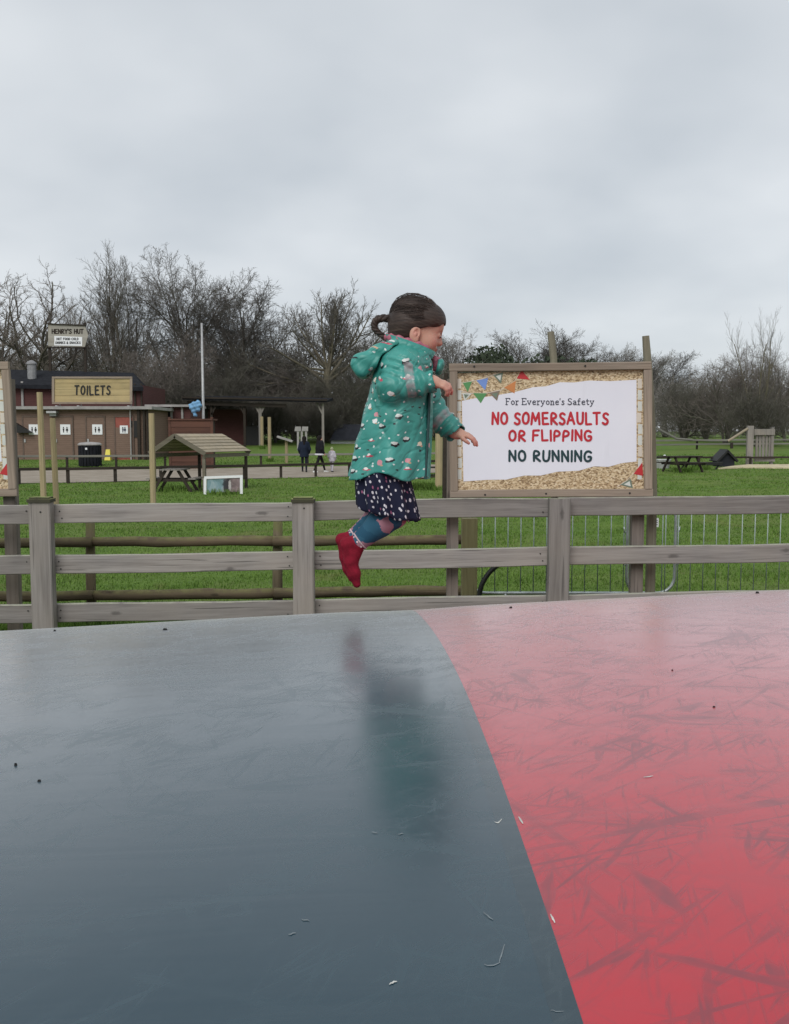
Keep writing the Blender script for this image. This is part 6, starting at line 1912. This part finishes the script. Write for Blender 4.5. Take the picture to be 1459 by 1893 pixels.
# ------------------------------------------------------------------ walkers on the path
for nm, cc in (('coat_navy', (.012, .018, .034)), ('coat_black', (.010, .010, .013)), ('coat_pale', (.42, .40, .44)), ('trousers_black', (.010, .010, .011)), ('trousers_navy', (.014, .017, .026)), ('shoe_white', (.60, .60, .58)), ('knit_pale', (.36, .38, .24)), ('hair_black', (.010, .008, .007)), ('shoe_dark', (.03, .03, .03)), ('hem_white', (.62, .60, .64))):
    M[nm] = m_plain(nm, cc, .85, .25, 9, .2)
def walker(px, py, hgt, label, coat, legs, shoes, hairm, stride, coat_len, hem=None, hood=True, hat=None, rz=R(80)):
    p0 = gp(px, py); s = hgt / 1.68
    o = empty('person', p0, label, 'person', None, rz)
    L_ = lambda *q: np.array(q) * s
    F_ = Field(L_(-.45, -.40, -.03), L_(.45, .40, 1.75), .016 * s)
    F_.ell(L_(.02, 0, 1.57), L_(.095, .08, .115), None, 0); F_.cap(L_(0, 0, 1.38), L_(.01, 0, 1.5), .055 * s, .05 * s, .03)
    F_.chain([L_(0, 0, .92), L_(0, 0, 1.15), L_(0, 0, 1.36)], [.15 * s, .14 * s, .15 * s], .06)
    for sd in (-1, 1):
        F_.cap(L_(0, sd * .17, 1.36), L_(.0, sd * .22, 1.08), .055 * s, .045 * s, .04); F_.cap(L_(.0, sd * .22, 1.08), L_(.12, sd * .20, .88), .043 * s, .034 * s, .02)
        F_.ell(L_(.15, sd * .19, .83), L_(.045, .022, .055), None, .02)
        kx = stride * sd * .55; ax = stride * sd
        F_.cap(L_(0, sd * .085, .90), L_(kx, sd * .09, .48), .085 * s, .06 * s, .05); F_.cap(L_(kx, sd * .09, .48), L_(ax - .03, sd * .09, .09), .058 * s, .04 * s, .02)
        F_.cap(L_(ax - .05, sd * .09, .05), L_(ax + .13, sd * .10, .04), .045 * s, .036 * s, .02)
    V, Q = F_.mesh(); b_ = place('body', V, Q, M['skin'], o, (0, 0, 0), 1)
    me = b_.data; me.materials.append(legs); me.materials.append(shoes)
    zc = V[Q].mean(1)[:, 2] / s
    me.polygons.foreach_set('material_index', np.where(zc < .1, 2, np.where(zc < .95, 1, 0)).astype(np.int32) * (np.abs(V[Q].mean(1)[:, 1]) / s < .17) )
    F_ = Field(L_(-.45, -.42, coat_len - .12), L_(.45, .42, 1.80), .016 * s)
    F_.chain([L_(0, 0, coat_len), L_(-.01, 0, 1.15), L_(0, 0, 1.34)], [.22 * s, .19 * s, .18 * s], .06)
    for sd in (-1, 1):
        F_.cap(L_(0, sd * .17, 1.36), L_(-.01, sd * .25, 1.08), .085 * s, .072 * s, .05); F_.cap(L_(-.01, sd * .25, 1.08), L_(.10, sd * .22, .92), .07 * s, .055 * s, .03)
    S_, P3 = F_.sl(F_.lo, F_.lo + F_.n * F_.h); F_.v = np.maximum(F_.v, coat_len * s - P3[2]).astype(np.float32)
    V, Q = F_.mesh(); place('coat', V, Q, coat, o, (0, 0, 0), 1)
    F_ = Field(L_(-.25, -.25, 1.2), L_(.25, .25, 1.85), .014 * s)
    F_.ell(L_(-.015, 0, 1.60), L_(.115, .105, .12), None, 0)
    if hood: F_.cap(L_(-.06, 0, 1.55), L_(-.09, 0, 1.32), .09 * s, .10 * s, .05)
    if hat: F_.ell(L_(0, 0, 1.70), L_(.05, .05, .05), None, .03)
    F_.ell(L_(.10, 0, 1.56), L_(.07, .07, .09), None, .02, 's')
    V, Q = F_.mesh(); place('hat' if hat else 'hair', V, Q, hairm, o, (0, 0, 0), 1)
    if hem:
        MB().lathe([(.235 * s, coat_len * s - .02), (.245 * s, coat_len * s), (.24 * s, coat_len * s + .07 * s), (.2 * s, coat_len * s + .06 * s)], 16, (0, 0, 0)).mesh
        me = MB().lathe([(.23 * s, (coat_len - .02) * s), (.245 * s, (coat_len + .01) * s), (.24 * s, (coat_len + .06) * s), (.2 * s, (coat_len + .05) * s)], 16).mesh('coat_hem', hem, True); link('coat_hem', me, o)
    return o
walker(563, 873, 1.66, 'adult in a long dark navy coat walking on the path, left of three', M['coat_navy'], M['trousers_navy'], M['shoe_dark'], M['hair_black'], .20, .72, rz=R(95))
walker(592, 874, 1.70, 'adult in a black coat with white hem and pale shoes on the path', M['coat_black'], M['trousers_black'], M['shoe_white'], M['hair_black'], .30, .82, hem=M['hem_white'], rz=R(25))
walker(614, 873, 1.14, 'small child in a pale coat and knitted hat holding on beside the adults', M['coat_pale'], M['coat_pale'], M['shoe_dark'], M['knit_pale'], .14, .75, hood=False, hat=True, rz=R(70))
# rolled blue cloth by the mast
F_ = Field(np.array(qp(338, 770)) + (0, -.1, 0), np.array(qp(380, 730)) + (0, .9, 0), .025)
b0 = np.array(qp(358, 752)) + (0, .35, 0)
F_.ell(b0, (.30, .22, .27), None, 0); F_.ell(b0 + (.12, 0, .14), (.18, .16, .2), None, .08); F_.cap(b0 + (-.1, 0, -.1), b0 + (.05, 0, -.62), .12, .08, .06)
S_, P3 = F_.sl(F_.lo, F_.lo + F_.n * F_.h); F_.v = (F_.v + .03 * np.sin(P3[0] * 22 + P3[2] * 14) + .02 * np.sin(P3[2] * 31 - P3[0] * 9)).astype(np.float32)
V, Q = F_.mesh(); M['cloth_blue'] = m_plain('light_blue_cloth', (.16, .33, .52), .8, .2, 4)
o = link('cloth_bundle', mesh_np('cloth_bundle', relax(V, Q, 2) - b0, Q, None, M['cloth_blue'], True), None, b0)
tag(o, 'light blue cloth bundle on the play ship beside the grey pole', 'cloth')

# longer tufts of grass left standing round posts and furniture
feet = []
for o in bpy.data.objects:
    if o.parent is None and o.get('category') in ('stake', 'picnic table', 'board', 'sign', 'post', 'play structure', 'hutch', 'trough', 'tub', 'shelter', 'bin'):
        if o.type == 'MESH' or o.get('category') in ('board', 'picnic table', 'trough'): feet.append((o.location.x, o.location.y, .35 if o.type != 'MESH' else .13))
for o in lf.children:
    if o.name.startswith('post'): feet.append((lf.location.x + o.location.x, lf.location.y + o.location.y, .14))
bx_, by_, bh_ = [], [], []
for (x, y, r_) in feet:
    n = 260
    a = rng.random(n) * 6.28; d = r_ * (.4 + rng.random(n) ** .7)
    bx_.append(x + np.cos(a) * d); by_.append(y + np.sin(a) * d); bh_.append((.06 + .10 * rng.random(n)) * (1 + y / 60))
# a longer fringe under the log fence and the steel barriers
n = 9000
xx_ = rng.uniform(-4.2, 4.4, n); bx_.append(xx_); by_.append(9.0 + rng.normal(0, .12, n)); bh_.append(.05 + .09 * rng.random(n) * (.4 + .6 * (np.sin(xx_ * 5.3) > -.2)))
bx_, by_, bh_ = (np.concatenate(q) for q in (bx_, by_, bh_)); n = len(bx_)
an_ = rng.random(n) * math.pi; wb = .0034 * (1 + by_ / 5.); zb = gz(bx_, by_); ln = (rng.random((n, 2)) - .5) * bh_[:, None]
V = np.empty((n, 3, 3))
V[:, 0] = np.stack([bx_ - np.cos(an_) * wb, by_ - np.sin(an_) * wb, zb - .01], -1); V[:, 1] = np.stack([bx_ + np.cos(an_) * wb, by_ + np.sin(an_) * wb, zb - .01], -1); V[:, 2] = np.stack([bx_ + ln[:, 0], by_ + ln[:, 1], zb + bh_], -1)
tag(link('grass', mesh_np('grass', V.reshape(-1, 3), None, np.arange(n * 3).reshape(-1, 3), M['blade'])), 'longer grass tufts left round posts and fences', 'grass', kind='stuff')
